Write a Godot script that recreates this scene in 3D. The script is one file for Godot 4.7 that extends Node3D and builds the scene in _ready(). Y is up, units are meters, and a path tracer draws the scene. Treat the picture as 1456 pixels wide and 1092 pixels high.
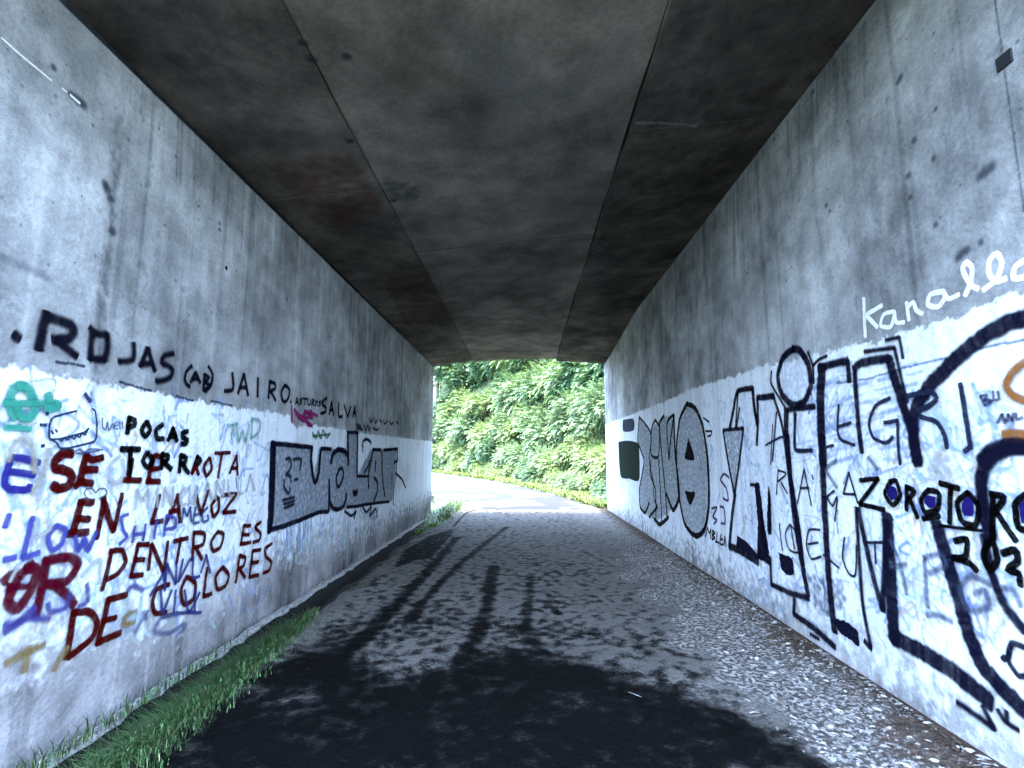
extends Node3D
# A graffiti-covered concrete underpass: two walls, a panelled soffit, an asphalt track, and a wooded bank beyond.

const FPX := 750.0            # focal length in pixels of the 1456 x 1092 photograph
const EYE := Vector3(0, 1.6, 0)
const XL := 2.6               # distance of the left wall
const XR := 2.4               # distance of the right wall
const ZN := -0.7               # where the underpass begins, just before the camera
const ZL := -15.0             # far end of the left wall
const ZR := -15.6             # far end of the right wall
const TZ0 := -2.0             # wall pictures run from here ...
const TZ1 := -15.8            # ... to here
const TY0 := -0.1
const TY1 := 4.8

var cam_basis: Basis
var rng := RandomNumberGenerator.new()
var wall_mat := {}
var paint_mat: StandardMaterial3D
var lift := {-1: 0.0015, 1: 0.0015}

# ------------------------------------------------------------------ mesh collecting
class Acc:
	var v := PackedVector3Array()
	var n := PackedVector3Array()
	var c := PackedColorArray()
	var t := PackedVector2Array()
	var ix := PackedInt32Array()
	func vert(p: Vector3, nn: Vector3, col := Color.WHITE, u := Vector2.ZERO) -> int:
		v.append(p); n.append(nn); c.append(col); t.append(u)
		return v.size() - 1
	func tri(a: int, b: int, d: int) -> void:
		# wound clockwise as seen from the side its normals point to
		var f := (v[b] - v[a]).cross(v[d] - v[a])
		if f.dot(n[a] + n[b] + n[d]) > 0.0:
			ix.append(a); ix.append(d); ix.append(b)
		else:
			ix.append(a); ix.append(b); ix.append(d)
	func quad(a: Vector3, b: Vector3, d: Vector3, e: Vector3, nn: Vector3, us := [], col := Color.WHITE) -> void:
		var k := v.size()
		var ps := [a, b, d, e]
		for i in 4:
			vert(ps[i], nn, col, us[i] if us.size() == 4 else Vector2(ps[i].x + ps[i].y, ps[i].z))
		tri(k, k + 1, k + 2)
		tri(k, k + 2, k + 3)
	func box(lo: Vector3, hi: Vector3, col := Color.WHITE) -> void:
		for ax in 3:
			var o1 := (ax + 1) % 3
			var o2 := (ax + 2) % 3
			for s in 2:
				var p := lo; p[ax] = hi[ax] if s else lo[ax]
				var q := p; q[o1] = hi[o1]
				var r := q; r[o2] = hi[o2]
				var w := p; w[o2] = hi[o2]
				var nn := Vector3.ZERO; nn[ax] = 1.0 if s else -1.0
				quad(p, q, r, w, nn, [], col)
	func mesh() -> ArrayMesh:
		var a := []
		a.resize(Mesh.ARRAY_MAX)
		a[Mesh.ARRAY_VERTEX] = v; a[Mesh.ARRAY_NORMAL] = n; a[Mesh.ARRAY_COLOR] = c; a[Mesh.ARRAY_TEX_UV] = t; a[Mesh.ARRAY_TEX_UV2] = t; a[Mesh.ARRAY_INDEX] = ix
		var m := ArrayMesh.new()
		m.add_surface_from_arrays(Mesh.PRIMITIVE_TRIANGLES, a)
		return m

func obj(called: String, m: Mesh, mat: Material, parent: Node = self) -> MeshInstance3D:
	var o := MeshInstance3D.new()
	o.name = called; o.mesh = m; o.material_override = mat
	o.cast_shadow = GeometryInstance3D.SHADOW_CASTING_SETTING_ON
	parent.add_child(o, true)
	return o

var used := {}
func numbered(called: String) -> String:
	used[called] = used.get(called, -1) + 1
	return called if used[called] == 0 else "%s_%03d" % [called, used[called]]

func tag(o: Node, label: String, category: String, group := "", kind := "") -> void:
	if label: o.set_meta("label", label)
	if category: o.set_meta("category", category)
	if group: o.set_meta("group", group)
	if kind: o.set_meta("kind", kind)

func thing(called: String, at: Vector3, label: String, category: String, group := "") -> Node3D:
	var o := Node3D.new()
	o.name = numbered(called); add_child(o); o.position = at
	tag(o, label, category, group)
	return o

# ------------------------------------------------------------------ from photograph pixels to places
func ray(u: float, v: float) -> Vector3:
	return cam_basis * Vector3(u - 728.0, 546.0 - v, -FPX)
func on_wall(side: int, u: float, v: float) -> Vector2:      # (z, y) on a wall
	var d := ray(u, v)
	var t := (XR if side > 0 else -XL) / d.x
	return Vector2(t * d.z, EYE.y + t * d.y)
func on_floor(u: float, v: float) -> Vector2:                # (x, z) on the ground
	var d := ray(u, v)
	var t := -EYE.y / d.y
	return Vector2(t * d.x, t * d.z)
func on_ceiling(u: float, v: float) -> Vector2:
	var d := ray(u, v)
	var t := 2.8 / d.y
	for k in 12:
		t = (ceil_y(t * d.x, t * d.z) - EYE.y) / d.y
	return Vector2(t * d.x, t * d.z)
func ceil_y(x: float, z: float) -> float:
	var y := 4.23 + 0.094 * (x + XL)
	if z < -10.8:   # the last bay is cast to a shallow arch
		var arch := 4.16 + 0.27 * (1.0 - pow(absf(x - 0.45) / 3.0, 2.2))
		y = lerpf(y, arch, clampf((-10.8 - z) / 4.2, 0.0, 1.0))
	return y

# ------------------------------------------------------------------ pictures
func noise_bytes(w: int, h: int, freq: float, sd: int, oct := 3) -> PackedByteArray:
	var f := FastNoiseLite.new()
	f.seed = sd; f.frequency = freq; f.fractal_octaves = oct
	f.noise_type = FastNoiseLite.TYPE_SIMPLEX_SMOOTH
	return f.get_image(w, h, false, false, true).get_data()

func stretched(w: int, h: int, sw: int, sh: int, freq: float, sd: int, oct := 3) -> PackedByteArray:
	var f := FastNoiseLite.new()
	f.seed = sd; f.frequency = freq; f.fractal_octaves = oct
	var im := f.get_image(sw, sh, false, false, true)
	im.resize(w, h, Image.INTERPOLATE_CUBIC)
	return im.get_data()

var brushes := {}
func brush(r: int, col: Color, hard := 0.4) -> Image:
	var key := [r, col, hard]
	if not brushes.has(key):
		var im := Image.create(2 * r + 1, 2 * r + 1, false, Image.FORMAT_RGBA8)
		for y in 2 * r + 1:
			for x in 2 * r + 1:
				var d := Vector2(x - r, y - r).length() / (r + 0.5)
				im.set_pixel(x, y, Color(col.r, col.g, col.b, col.a * (1.0 - smoothstep(hard, 1.0, d))))
		brushes[key] = im
	return brushes[key]

func dab(im: Image, p: Vector2, b: Image) -> void:
	im.blend_rect(b, Rect2i(Vector2i.ZERO, b.get_size()), Vector2i(int(p.x) - b.get_width() / 2, int(p.y) - b.get_height() / 2))

func sweep(im: Image, pts: PackedVector2Array, r: int, col: Color, hard := 0.4) -> void:
	var b := brush(r, col, hard)
	var q := smooth_line(pts, maxf(1.0, r * 0.45), 0.5)
	for p in q:
		dab(im, p, b)

func splatter(im: Image, poly: PackedVector2Array, r: int, col: Color, spacing: float) -> void:
	var lo := poly[0]
	var hi := poly[0]
	for p in poly:
		lo = lo.min(p); hi = hi.max(p)
	var b := brush(r, col, 0.2)
	var y := lo.y
	while y < hi.y:
		var x := lo.x
		while x < hi.x:
			var p := Vector2(x, y) + Vector2(rng.randf_range(-1, 1), rng.randf_range(-1, 1)) * spacing * 0.6
			if Geometry2D.is_point_in_polygon(p, poly):
				dab(im, p, b)
			x += spacing
		y += spacing

func smooth_line(p: PackedVector2Array, step: float, tension := 0.36) -> PackedVector2Array:
	var out := PackedVector2Array()
	for i in p.size() - 1:
		var a := p[i]
		var b := p[i + 1]
		var ta := (p[i + 1] - p[maxi(i - 1, 0)]) * tension
		var tb := (p[mini(i + 2, p.size() - 1)] - p[i]) * tension
		var n := maxi(1, int(ceil(a.distance_to(b) / step)))
		for k in n:
			var s := float(k) / n
			var s2 := s * s
			var s3 := s2 * s
			out.append(a * (2 * s3 - 3 * s2 + 1) + ta * (s3 - 2 * s2 + s) + b * (-2 * s3 + 3 * s2) + tb * (s3 - s2))
	out.append(p[p.size() - 1])
	return out

func pairs(a: Array, ox: float, oy: float, s: float) -> PackedVector2Array:
	var out := PackedVector2Array()
	for i in range(0, a.size(), 2):
		out.append(Vector2(ox + a[i] / s, oy + a[i + 1] / s))
	return out

const WW := 2048
const WH := 728
func wpix(side: int, a: Array, ox := 0.0, oy := 0.0, s := 1.0) -> PackedVector2Array:   # photo points -> pixels of a wall's picture
	var out := PackedVector2Array()
	for p in pairs(a, ox, oy, s):
		var q := on_wall(side, p.x, p.y)
		out.append(Vector2((TZ0 - q.x) / (TZ0 - TZ1) * WW, (TY1 - q.y) / (TY1 - TY0) * WH))
	return out

func column_heights(side: int, a: Array) -> PackedFloat32Array:   # a traced edge -> row of the picture for each column
	var p := wpix(side, a)
	var l := []
	for q in p: l.append(q)
	l.sort_custom(func(m, n): return m.x < n.x)
	var out := PackedFloat32Array()
	out.resize(WW)
	var k := 0
	for i in WW:
		while k < l.size() - 2 and l[k + 1].x < i: k += 1
		var t := clampf((i - l[k].x) / maxf(0.01, l[k + 1].x - l[k].x), -0.3, 1.3)
		out[i] = lerpf(l[k].y, l[k + 1].y, t)
	return out

func wall_picture(side: int) -> Image:
	var sd := 11 if side < 0 else 37
	var big := noise_bytes(WW, WH, 0.0045, sd, 4)
	var mid := noise_bytes(WW, WH, 0.022, sd + 1, 4)
	var fine := noise_bytes(WW, WH, 0.16, sd + 2, 3)
	var streak := stretched(WW, WH, WW, 20, 0.035, sd + 3, 4)
	var runs := stretched(WW, WH, WW, 6, 0.05, sd + 4, 3)
	var edge := noise_bytes(WW, WH, 0.05, sd + 5, 3)
	var top: PackedFloat32Array
	var bot: PackedFloat32Array
	if side < 0:
		top = column_heights(side, [0, 517, 55, 524, 110, 536, 165, 546, 209, 555, 275, 568, 330, 576, 400, 587, 412, 591, 418, 606, 450, 603, 503, 613, 574, 622, 606, 626])
		bot = column_heights(side, [0, 915, 90, 935, 130, 905, 200, 915, 270, 880, 300, 850, 330, 838, 390, 800, 440, 785, 520, 760, 560, 742, 608, 712])
	else:
		top = column_heights(side, [864, 602, 878, 596, 907, 585, 957, 565, 986, 550, 1036, 536, 1086, 517, 1103, 516, 1159, 504, 1197, 492, 1247, 484, 1285, 469, 1335, 457, 1355, 450, 1397, 431, 1456, 410])
		bot = column_heights(side, [866, 722, 900, 742, 940, 775, 1030, 822, 1150, 902, 1250, 963, 1330, 1020, 1400, 1062, 1456, 1098])
	var data := PackedByteArray()
	data.resize(WW * WH * 3)
	var paint := Vector3(0.885, 0.905, 0.925)
	for j in WH:
		var y := TY1 - (TY1 - TY0) * j / WH
		for i in WW:
			var k := j * WW + i
			var b := big[k] / 255.0
			var m := mid[k] / 255.0
			var f := fine[k] / 255.0
			var st := streak[k] / 255.0
			var ru := runs[k] / 255.0
			# bare concrete: cloudy, with rain runs
			var g := 0.585 + 0.28 * (b - 0.5) + 0.18 * (m - 0.5) - 0.07 * (st - 0.5) + 0.06 * (f - 0.5)
			var dark := clampf((st - 0.56) * 2.2, 0.0, 1.0) * clampf((ru - 0.42) * 3.0, 0.0, 1.0)
			g -= dark * 0.15
			g += clampf((0.36 - st) * 3.0, 0.0, 1.0) * clampf((ru - 0.5) * 4.0, 0.0, 1.0) * 0.12
			if m > 0.76: g -= (m - 0.76) * 0.9
			if j > bot[i]: g -= 0.09 * clampf((j - bot[i]) / 25.0 + (m - 0.5) * 2.0, 0.0, 1.0)
			var r := g * (0.99 if j < bot[i] else 1.02)
			var gg := g
			var bb := g * 1.005
			# the painted band, ragged at its edges, worn thin in places
			var e := (edge[k] / 255.0 - 0.5)
			var up := (j - top[i]) / 2.5 + e * 4.0 + (f - 0.5) * 2.0
			var dn := (bot[i] - j) / 50.0 + 0.1 + e * 1.6 + (st - 0.5) * 1.4 + (f - 0.5) * 0.6
			var cov := clampf(up, 0.0, 1.0) * clampf(dn, 0.0, 1.0)
			if cov > 0.0:
				var wear := clampf((b - 0.62) * 3.0, 0.0, 0.5) + clampf((m - 0.70) * 4.0, 0.0, 0.55)
				cov *= 0.97 - wear * (0.55 if side < 0 else 0.4)
				var pt := 1.0 - 0.10 * clampf((st - 0.5) * 3.0, 0.0, 1.0) - 0.06 * (f - 0.5)
				r = lerpf(r, paint.x * pt, cov); gg = lerpf(gg, paint.y * pt, cov); bb = lerpf(bb, paint.z * pt, cov)
			k *= 3
			data[k] = int(clampf(r, 0.02, 1.0) * 255.0)
			data[k + 1] = int(clampf(gg, 0.02, 1.0) * 255.0)
			data[k + 2] = int(clampf(bb, 0.02, 1.0) * 255.0)
	var im := Image.create_from_data(WW, WH, false, Image.FORMAT_RGB8, data)
	im.convert(Image.FORMAT_RGBA8)
	ghosts(side, im)
	im.convert(Image.FORMAT_RGB8)
	return im

func ghosts(side: int, im: Image) -> void:
	# old, half covered lettering, filled areas, stains and drips under the fresh paint
	rng.seed = 5 + side
	var band_px: Array
	if side < 0:
		band_px = [[10, 560, 380, 900], [20, 600, 380, 860], [390, 720, 600, 790]]
	else:
		band_px = [[1000, 560, 1450, 900], [1040, 560, 1440, 860], [880, 600, 1020, 760]]
	var tones := [Color(0.55, 0.62, 0.78), Color(0.62, 0.66, 0.70), Color(0.50, 0.58, 0.75), Color(0.66, 0.62, 0.56), Color(0.42, 0.48, 0.66), Color(0.60, 0.72, 0.74)]
	for n in (520 if side < 0 else 620):
		var bx: Array = band_px[n % 3 if n % 3 < 2 or n % 2 else 0]
		var c := Vector2(rng.randf_range(bx[0], bx[2]), rng.randf_range(bx[1], bx[3]))
		var q := wpix(side, [c.x, c.y])[0]
		var h := rng.randf_range(8, 30)
		var pts := PackedVector2Array()
		for k in rng.randi_range(2, 5):
			pts.append(q + Vector2(rng.randf_range(-0.8, 0.8) * h, rng.randf_range(-1, 1) * h))
		if pts.size() > 1:
			var t: Color = tones[rng.randi() % tones.size()]
			t.a = rng.randf_range(0.10, 0.42)
			sweep(im, pts, 1 + rng.randi() % 2, t, 0.3)
	for n in 700:   # pinholes and grit in the concrete
		var p := Vector2(rng.randf_range(0, WW), rng.randf_range(0, WH * 0.45))
		dab(im, p, brush(1 + (rng.randi() % 5) / 4, Color(0.14, 0.15, 0.17, rng.randf_range(0.2, 0.6)), 0.2))
	if side < 0:
		# silver-grey filled letters and the pale drips under them
		var fill := wpix(side, [25, 310, 380, 340, 395, 640, 450, 355, 545, 355, 680, 370, 690, 215, 775, 215, 780, 585, 890, 365, 1120, 355, 1080, 800, 780, 850, 600, 880, 520, 890, 20, 1040], 380, 580, 6.067)
		splatter(im, fill, 6, Color(0.40, 0.43, 0.47, 0.34), 4.0)
		splatter(im, fill, 4, Color(0.62, 0.66, 0.72, 0.22), 9.0)
		splatter(im, fill, 3, Color(0.22, 0.25, 0.29, 0.30), 12.0)
		var low := wpix(side, [800, 850, 960, 850, 950, 960, 820, 970], 380, 580, 6.067)
		splatter(im, low, 3, Color(0.16, 0.19, 0.24, 0.30), 5.0)
		for n in 46:
			var a := Vector2(rng.randf_range(395, 520), 0)
			a.y = 800 - (a.x - 385) * 0.42 - rng.randf_range(20, 50)
			sweep(im, wpix(side, [a.x, a.y, a.x - 1, a.y + rng.randf_range(12, 34)]), 1 + rng.randi() % 2, Color(0.38, 0.52, 0.70, rng.randf_range(0.3, 0.7)), 0.3)
		# formwork joint stain, tie holes and drips
		for n in 90:
			var y := rng.randf_range(150, 560)
			sweep(im, wpix(side, [158 + rng.randf_range(-9, 9) - (y - 300) * 0.09, y, 157 + rng.randf_range(-6, 6) - (y - 300) * 0.09, y + 24]), 2 + rng.randi() % 5, Color(0.22, 0.23, 0.25, 0.05), 0.0)
		for s in [[152, 270, 7], [158, 282, 5], [150, 262, 6], [160, 330, 6], [312, 318, 3], [312, 326, 3], [282, 293, 2], [250, 222, 2], [110, 142, 7], [118, 148, 6], [102, 136, 5], [218, 130, 4], [76, 95, 4], [455, 305, 3], [408, 425, 3], [470, 478, 3]]:
			dab(im, wpix(side, [s[0], s[1]])[0], brush(s[2], Color(0.10, 0.11, 0.13, 0.62), 0.2))
		for n in 60:
			var x := rng.randf_range(180, 560)
			var y0 := (x - 104) * 1.0 + 8
			sweep(im, wpix(side, [x, y0, x - 3, y0 + rng.randf_range(20, 110)]), 2 + rng.randi() % 4, Color(0.20, 0.21, 0.23, rng.randf_range(0.02, 0.07)), 0.0)
		dab(im, wpix(side, [323, 385])[0], brush(8, Color(0.72, 0.74, 0.76, 0.75), 0.6))
		dab(im, wpix(side, [322, 381])[0], brush(3, Color(0.05, 0.05, 0.06, 1.0), 0.6))
		sweep(im, wpix(side, [0, 365, 40, 382, 70, 396]), 5, Color(0.30, 0.32, 0.36, 0.16), 0.2)
		# grime where the band's upper edge flakes off
		for s in [[80, 514, 120, 521], [170, 543, 215, 556], [250, 563, 275, 570], [300, 570, 330, 577]]:
			sweep(im, wpix(side, s), 1, Color(0.08, 0.10, 0.16, 0.7), 0.4)
	else:
		# grey fills
		var o1 := wpix(side, [400, 330, 365, 420, 350, 560, 360, 760, 390, 900, 440, 955, 480, 920, 500, 800, 495, 600, 470, 430, 435, 350], 860, 480, 3.413)
		splatter(im, o1, 5, Color(0.46, 0.48, 0.51, 0.30), 4.0)
		splatter(im, o1, 4, Color(0.62, 0.65, 0.70, 0.25), 9.0)
		splatter(im, o1, 4, Color(0.28, 0.30, 0.33, 0.25), 11.0)
		var o2 := wpix(side, [165, 390, 215, 450, 285, 385, 335, 380, 345, 560, 360, 780, 330, 820, 300, 860, 240, 890, 170, 830, 165, 740, 190, 600, 160, 500], 860, 480, 3.413)
		splatter(im, o2, 5, Color(0.42, 0.45, 0.46, 0.34), 4.0)
		splatter(im, o2, 3, Color(0.20, 0.22, 0.25, 0.3), 10.0)
		splatter(im, wpix(side, [580, 455, 668, 445, 632, 745], 860, 480, 3.413), 4, Color(0.42, 0.45, 0.50, 0.4), 4.0)
		splatter(im, wpix(side, [850, 130, 915, 70, 985, 130, 990, 230, 960, 310, 910, 320, 860, 270], 860, 480, 3.413), 4, Color(0.62, 0.66, 0.74, 0.30), 5.0)
		splatter(im, wpix(side, [655, 260, 720, 255, 745, 300, 815, 290, 875, 560, 930, 1000, 700, 1010, 640, 1000, 660, 700, 640, 420], 860, 480, 3.413), 4, Color(0.60, 0.65, 0.75, 0.16), 6.0)
		for n in 120:   # horizontal roller strokes inside the big letters
			var c := Vector2(rng.randf_range(1125, 1290), rng.randf_range(520, 660))
			sweep(im, wpix(side, [c.x, c.y, c.x + 8, c.y - 1, c.x + 22, c.y - 5]), 1 + rng.randi() % 3, Color(0.50, 0.56, 0.70, rng.randf_range(0.08, 0.26)), 0.2)
		# smears low on the big letters
		splatter(im, wpix(side, [150, 450, 270, 480, 285, 540, 235, 600, 180, 570, 175, 520], 1080, 620, 2.3138), 5, Color(0.12, 0.15, 0.20, 0.26), 5.0)
		# patch where the paint has come off
		splatter(im, wpix(side, [600, 20, 632, 120, 600, 150, 540, 152, 560, 90], 1080, 620, 2.3138), 4, Color(0.56, 0.56, 0.56, 0.5), 4.0)
		splatter(im, wpix(side, [868, 620, 905, 640, 912, 690, 880, 700]), 3, Color(0.30, 0.24, 0.26, 0.22), 8.0)
		sweep(im, wpix(side, [1414, 0, 1434, 147, 1446, 230, 1456, 300]), 1, Color(0.16, 0.18, 0.20, 0.35), 0.2)
		# edge of an older coat inside the band
		sweep(im, wpix(side, [1456, 484, 1420, 490, 1380, 500, 1340, 510, 1300, 520, 1275, 526, 1235, 538, 1190, 545]), 1, Color(0.25, 0.30, 0.42, 0.55), 0.3)
		for s in [[1175, 292, 4], [1180, 300, 3], [1063, 388, 2], [997, 443, 2], [1330, 320, 4], [1328, 225, 4], [1280, 110, 5], [1276, 118, 4], [1292, 250, 5], [1300, 200, 5], [1294, 280, 4], [1368, 360, 6], [1400, 245, 7], [1410, 238, 6], [1392, 252, 5], [1395, 345, 4], [1362, 366, 5], [1375, 355, 5], [1157, 130, 4], [1101, 198, 4], [1330, 155, 3]]:
			dab(im, wpix(side, [s[0], s[1]])[0], brush(s[2], Color(0.14, 0.16, 0.19, 0.6), 0.15))
		for n in 90:
			var x := rng.randf_range(890, 1230)
			var y0 := 648 - (x - 745) * 1.29 + 8
			sweep(im, wpix(side, [x, y0, x + 1, y0 + rng.randf_range(20, 140)]), 2 + rng.randi() % 4, Color(0.20, 0.22, 0.24, rng.randf_range(0.02, 0.07)), 0.0)
		for n in 90:   # lime and soot runs from the joint with the soffit
			var x := rng.randf_range(885, 1200)
			var y0 := 648 - (x - 745) * 1.30 + 3
			var c := Color(0.80, 0.82, 0.84) if n % 2 else Color(0.16, 0.17, 0.19)
			c.a = rng.randf_range(0.02, 0.09)
			sweep(im, wpix(side, [x, y0, x + 1, y0 + rng.randf_range(12, 70)]), 1 + rng.randi() % 3, c, 0.0)
		for n in 7:   # the long damp run above the letters
			sweep(im, wpix(side, [1164 + rng.randf_range(-6, 6), 310, 1172 + rng.randf_range(-6, 6), 370, 1186 + rng.randf_range(-8, 8), 430, 1188 + rng.randf_range(-8, 8), 490]), 6, Color(0.26, 0.28, 0.30, 0.02), 0.0)

func height_picture(w: int, h: int, freq: float, sd: int) -> ImageTexture:
	var f := FastNoiseLite.new()
	f.seed = sd; f.frequency = freq; f.fractal_octaves = 5; f.fractal_gain = 0.6
	return ImageTexture.create_from_image(f.get_image(w, h, false, false, true))

var grain_tex: ImageTexture
func grain(m: StandardMaterial3D, sc: Vector3) -> void:   # sand grain and pores, tiled finely over a surface's own colours
	if grain_tex == null:
		var f := FastNoiseLite.new()
		f.seed = 301; f.frequency = 0.28; f.fractal_octaves = 3; f.fractal_gain = 0.7
		var g := FastNoiseLite.new()
		g.seed = 302; g.frequency = 0.06; g.fractal_octaves = 3
		var a := f.get_seamless_image(512, 512, false, false, 0.1, true)
		var b := g.get_seamless_image(512, 512, false, false, 0.1, true)
		var im := Image.create(512, 512, false, Image.FORMAT_RGB8)
		for y in 512:
			for x in 512:
				var p := a.get_pixel(x, y).r
				var v := 0.95 + 0.34 * (p - 0.5) + 0.12 * (b.get_pixel(x, y).r - 0.5)
				if p < 0.22: v -= 0.25
				v = clampf(v, 0.3, 1.0)
				im.set_pixel(x, y, Color(v, v, v))
		grain_tex = ImageTexture.create_from_image(im)
	m.detail_enabled = true
	m.detail_albedo = grain_tex
	m.detail_blend_mode = BaseMaterial3D.BLEND_MODE_MUL
	m.detail_uv_layer = BaseMaterial3D.DETAIL_UV_2
	m.uv2_scale = sc

# ------------------------------------------------------------------ walls
func wall_uv(z: float, y: float) -> Vector2:
	return Vector2((TZ0 - z) / (TZ0 - TZ1), (TY1 - y) / (TY1 - TY0))

func wall_panel(side: int, za: float, zb: float, ya: float, yb: float) -> ArrayMesh:   # za nearer than zb; chamfered front edges
	var a := Acc.new()
	var x := XR if side > 0 else -XL
	var back := x + side * 0.07
	var bv := 0.001
	var n := Vector3(-side, 0, 0)
	var P := func(xx: float, yy: float, zz: float) -> Vector3: return Vector3(xx, yy, zz)
	var cells := maxi(1, int((za - zb) / 0.6))
	for i in cells:
		var z0 := lerpf(za - bv, zb + bv, float(i) / cells)
		var z1 := lerpf(za - bv, zb + bv, float(i + 1) / cells)
		a.quad(P.call(x, ya, z0), P.call(x, ya, z1), P.call(x, yb - bv, z1), P.call(x, yb - bv, z0), n, [wall_uv(z0, ya), wall_uv(z1, ya), wall_uv(z1, yb - bv), wall_uv(z0, yb - bv)])
	for s in [[za, za - bv, 1], [zb, zb + bv, -1]]:
		var nn := Vector3(-side, 0, s[2]).normalized()
		a.quad(P.call(x, ya, s[1]), P.call(x, yb - bv, s[1]), P.call(x + side * bv, yb - bv, s[0]), P.call(x + side * bv, ya, s[0]), nn, [wall_uv(s[1], ya), wall_uv(s[1], yb), wall_uv(s[0], yb), wall_uv(s[0], ya)])
		a.quad(P.call(x + side * bv, ya, s[0]), P.call(x + side * bv, yb - bv, s[0]), P.call(back, yb - bv, s[0]), P.call(back, ya, s[0]), Vector3(0, 0, s[2]), [wall_uv(s[0], ya), wall_uv(s[0], yb), wall_uv(s[0], yb), wall_uv(s[0], ya)])
	a.quad(P.call(x, yb - bv, za - bv), P.call(x, yb - bv, zb + bv), P.call(x + side * bv, yb, zb + bv), P.call(x + side * bv, yb, za - bv), Vector3(-side, 1, 0).normalized(), [wall_uv(za, yb), wall_uv(zb, yb), wall_uv(zb, yb), wall_uv(za, yb)])
	a.quad(P.call(x + side * bv, yb, za), P.call(x + side * bv, yb, zb), P.call(back, yb, zb), P.call(back, yb, za), Vector3(0, 1, 0), [wall_uv(za, yb), wall_uv(zb, yb), wall_uv(zb, yb), wall_uv(za, yb)])
	return a.mesh()

func make_wall(side: int) -> Node3D:
	var w := thing("concrete_wall", Vector3.ZERO, "graffitied concrete wall rising from the grassy gutter" if side < 0 else "graffitied concrete wall with tall outlined letters beside the leaf litter", "wall")
	w.set_meta("kind", "thing")
	var m := StandardMaterial3D.new()
	m.albedo_texture = ImageTexture.create_from_image(wall_picture(side))
	m.roughness = 0.95
	m.metallic_specular = 0.2
	m.heightmap_enabled = true
	m.heightmap_texture = height_picture(2048, 1024, 0.06, 71 + side)
	m.heightmap_scale = 0.55
	grain(m, Vector3(13.8, 4.9, 1) * 0.9)
	wall_mat[side] = m
	var plain := StandardMaterial3D.new()
	plain.albedo_color = Color(0.36, 0.37, 0.38); plain.roughness = 0.95
	var zf := ZL if side < 0 else ZR
	var seam := on_wall(side, 155, 300).x if side < 0 else on_wall(side, 1434, 147).x
	var yt := ceil_y(-XL if side < 0 else XR, 0.0) - (0.10 if side < 0 else 0.03)
	obj("concrete_panel", wall_panel(side, ZN, seam + 0.0005, -0.4, yt), m, w)
	obj("concrete_panel", wall_panel(side, seam - 0.0005, zf, -0.4, yt), m, w)
	var c := Acc.new()
	if side < 0:
		c.box(Vector3(-XL - 0.45, -0.5, zf), Vector3(-XL - 0.07, yt - 0.02, ZN))
		c.box(Vector3(-XL - 0.75, -0.5, zf), Vector3(-XL - 0.451, 5.2, ZN))
	else:
		c.box(Vector3(XR + 0.07, -0.5, zf), Vector3(XR + 0.7, 5.2, ZN))
	obj("backing", c.mesh(), plain, w)
	return w

# ------------------------------------------------------------------ painted strokes
func stroke(a: Acc, side: int, pts: PackedVector2Array, w: float, soft: float, col: Color) -> void:
	var q := smooth_line(pts, 0.022)
	if q.size() < 2: return
	var d0 := (q[1] - q[0]).normalized()
	var d1 := (q[q.size() - 1] - q[q.size() - 2]).normalized()
	var hw := w * 0.5
	var pre := PackedVector2Array([q[0] - d0 * hw * 0.8, q[0] - d0 * hw * 0.5])
	pre.append_array(q)
	pre.append(q[q.size() - 1] + d1 * hw * 0.5)
	pre.append(q[q.size() - 1] + d1 * hw * 0.8)
	q = pre
	lift[side] += 0.00006
	var base: float = lift[side]
	var n := Vector3(-side, 0, 0)
	var sz := q.size()
	var prev := -1
	var j0 := 0.0
	for i in sz:
		var t := (q[mini(i + 1, sz - 1)] - q[maxi(i - 1, 0)]).normalized()
		var p := Vector2(-t.y, t.x)
		var h := hw
		if i == 0 or i == sz - 1: h *= 0.35
		elif i == 1 or i == sz - 2: h *= 0.8
		j0 = lerpf(j0, rng.randf_range(-1, 1), 0.5)
		var ha := h * (1.0 + 0.20 * j0 + rng.randf_range(-0.10, 0.10))
		var hb := h * (1.0 - 0.14 * j0 + rng.randf_range(-0.10, 0.10))
		var off := base + 0.00005 * float(i) / sz
		var x := (XR - off) if side > 0 else (-XL + off)
		var al := 0.0 if i == 0 or i == sz - 1 else clampf(1.0 - (0.30 if soft > 0.008 else 0.12) * absf(j0), 0.6, 1.0)
		var k := a.v.size()
		for o in [[-ha - soft, 0.0], [-ha + soft * 0.4, al], [hb - soft * 0.4, al], [hb + soft, 0.0]]:
			var r: Vector2 = q[i] + p * o[0]
			a.vert(Vector3(x, r.y, r.x), n, Color(col.r, col.g, col.b, col.a * o[1]))
		if prev >= 0:
			for s in 3:
				a.tri(prev + s, prev + s + 1, k + s + 1)
				a.tri(prev + s, k + s + 1, k + s)
		prev = k

func blot(a: Acc, side: int, poly: PackedVector2Array, col: Color) -> void:   # a filled painted area
	lift[side] += 0.00006
	var x: float = (XR - lift[side]) if side > 0 else (-XL + lift[side])
	var k := a.v.size()
	var raw := poly.duplicate()
	poly.append(poly[0])
	var q := smooth_line(poly, 0.02, 0.4)
	q.remove_at(q.size() - 1)
	for i in q.size():
		q[i] += Vector2(rng.randf_range(-1, 1), rng.randf_range(-1, 1)) * 0.008
	var ix := Geometry2D.triangulate_polygon(q)
	if ix.is_empty():
		q = Geometry2D.convex_hull(raw)
		q.remove_at(q.size() - 1)
		ix = Geometry2D.triangulate_polygon(q)
	for p in q:
		a.vert(Vector3(x, p.y, p.x), Vector3(-side, 0, 0), col)
	for i in range(0, ix.size(), 3):
		a.tri(k + ix[i], k + ix[i + 1], k + ix[i + 2])

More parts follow.
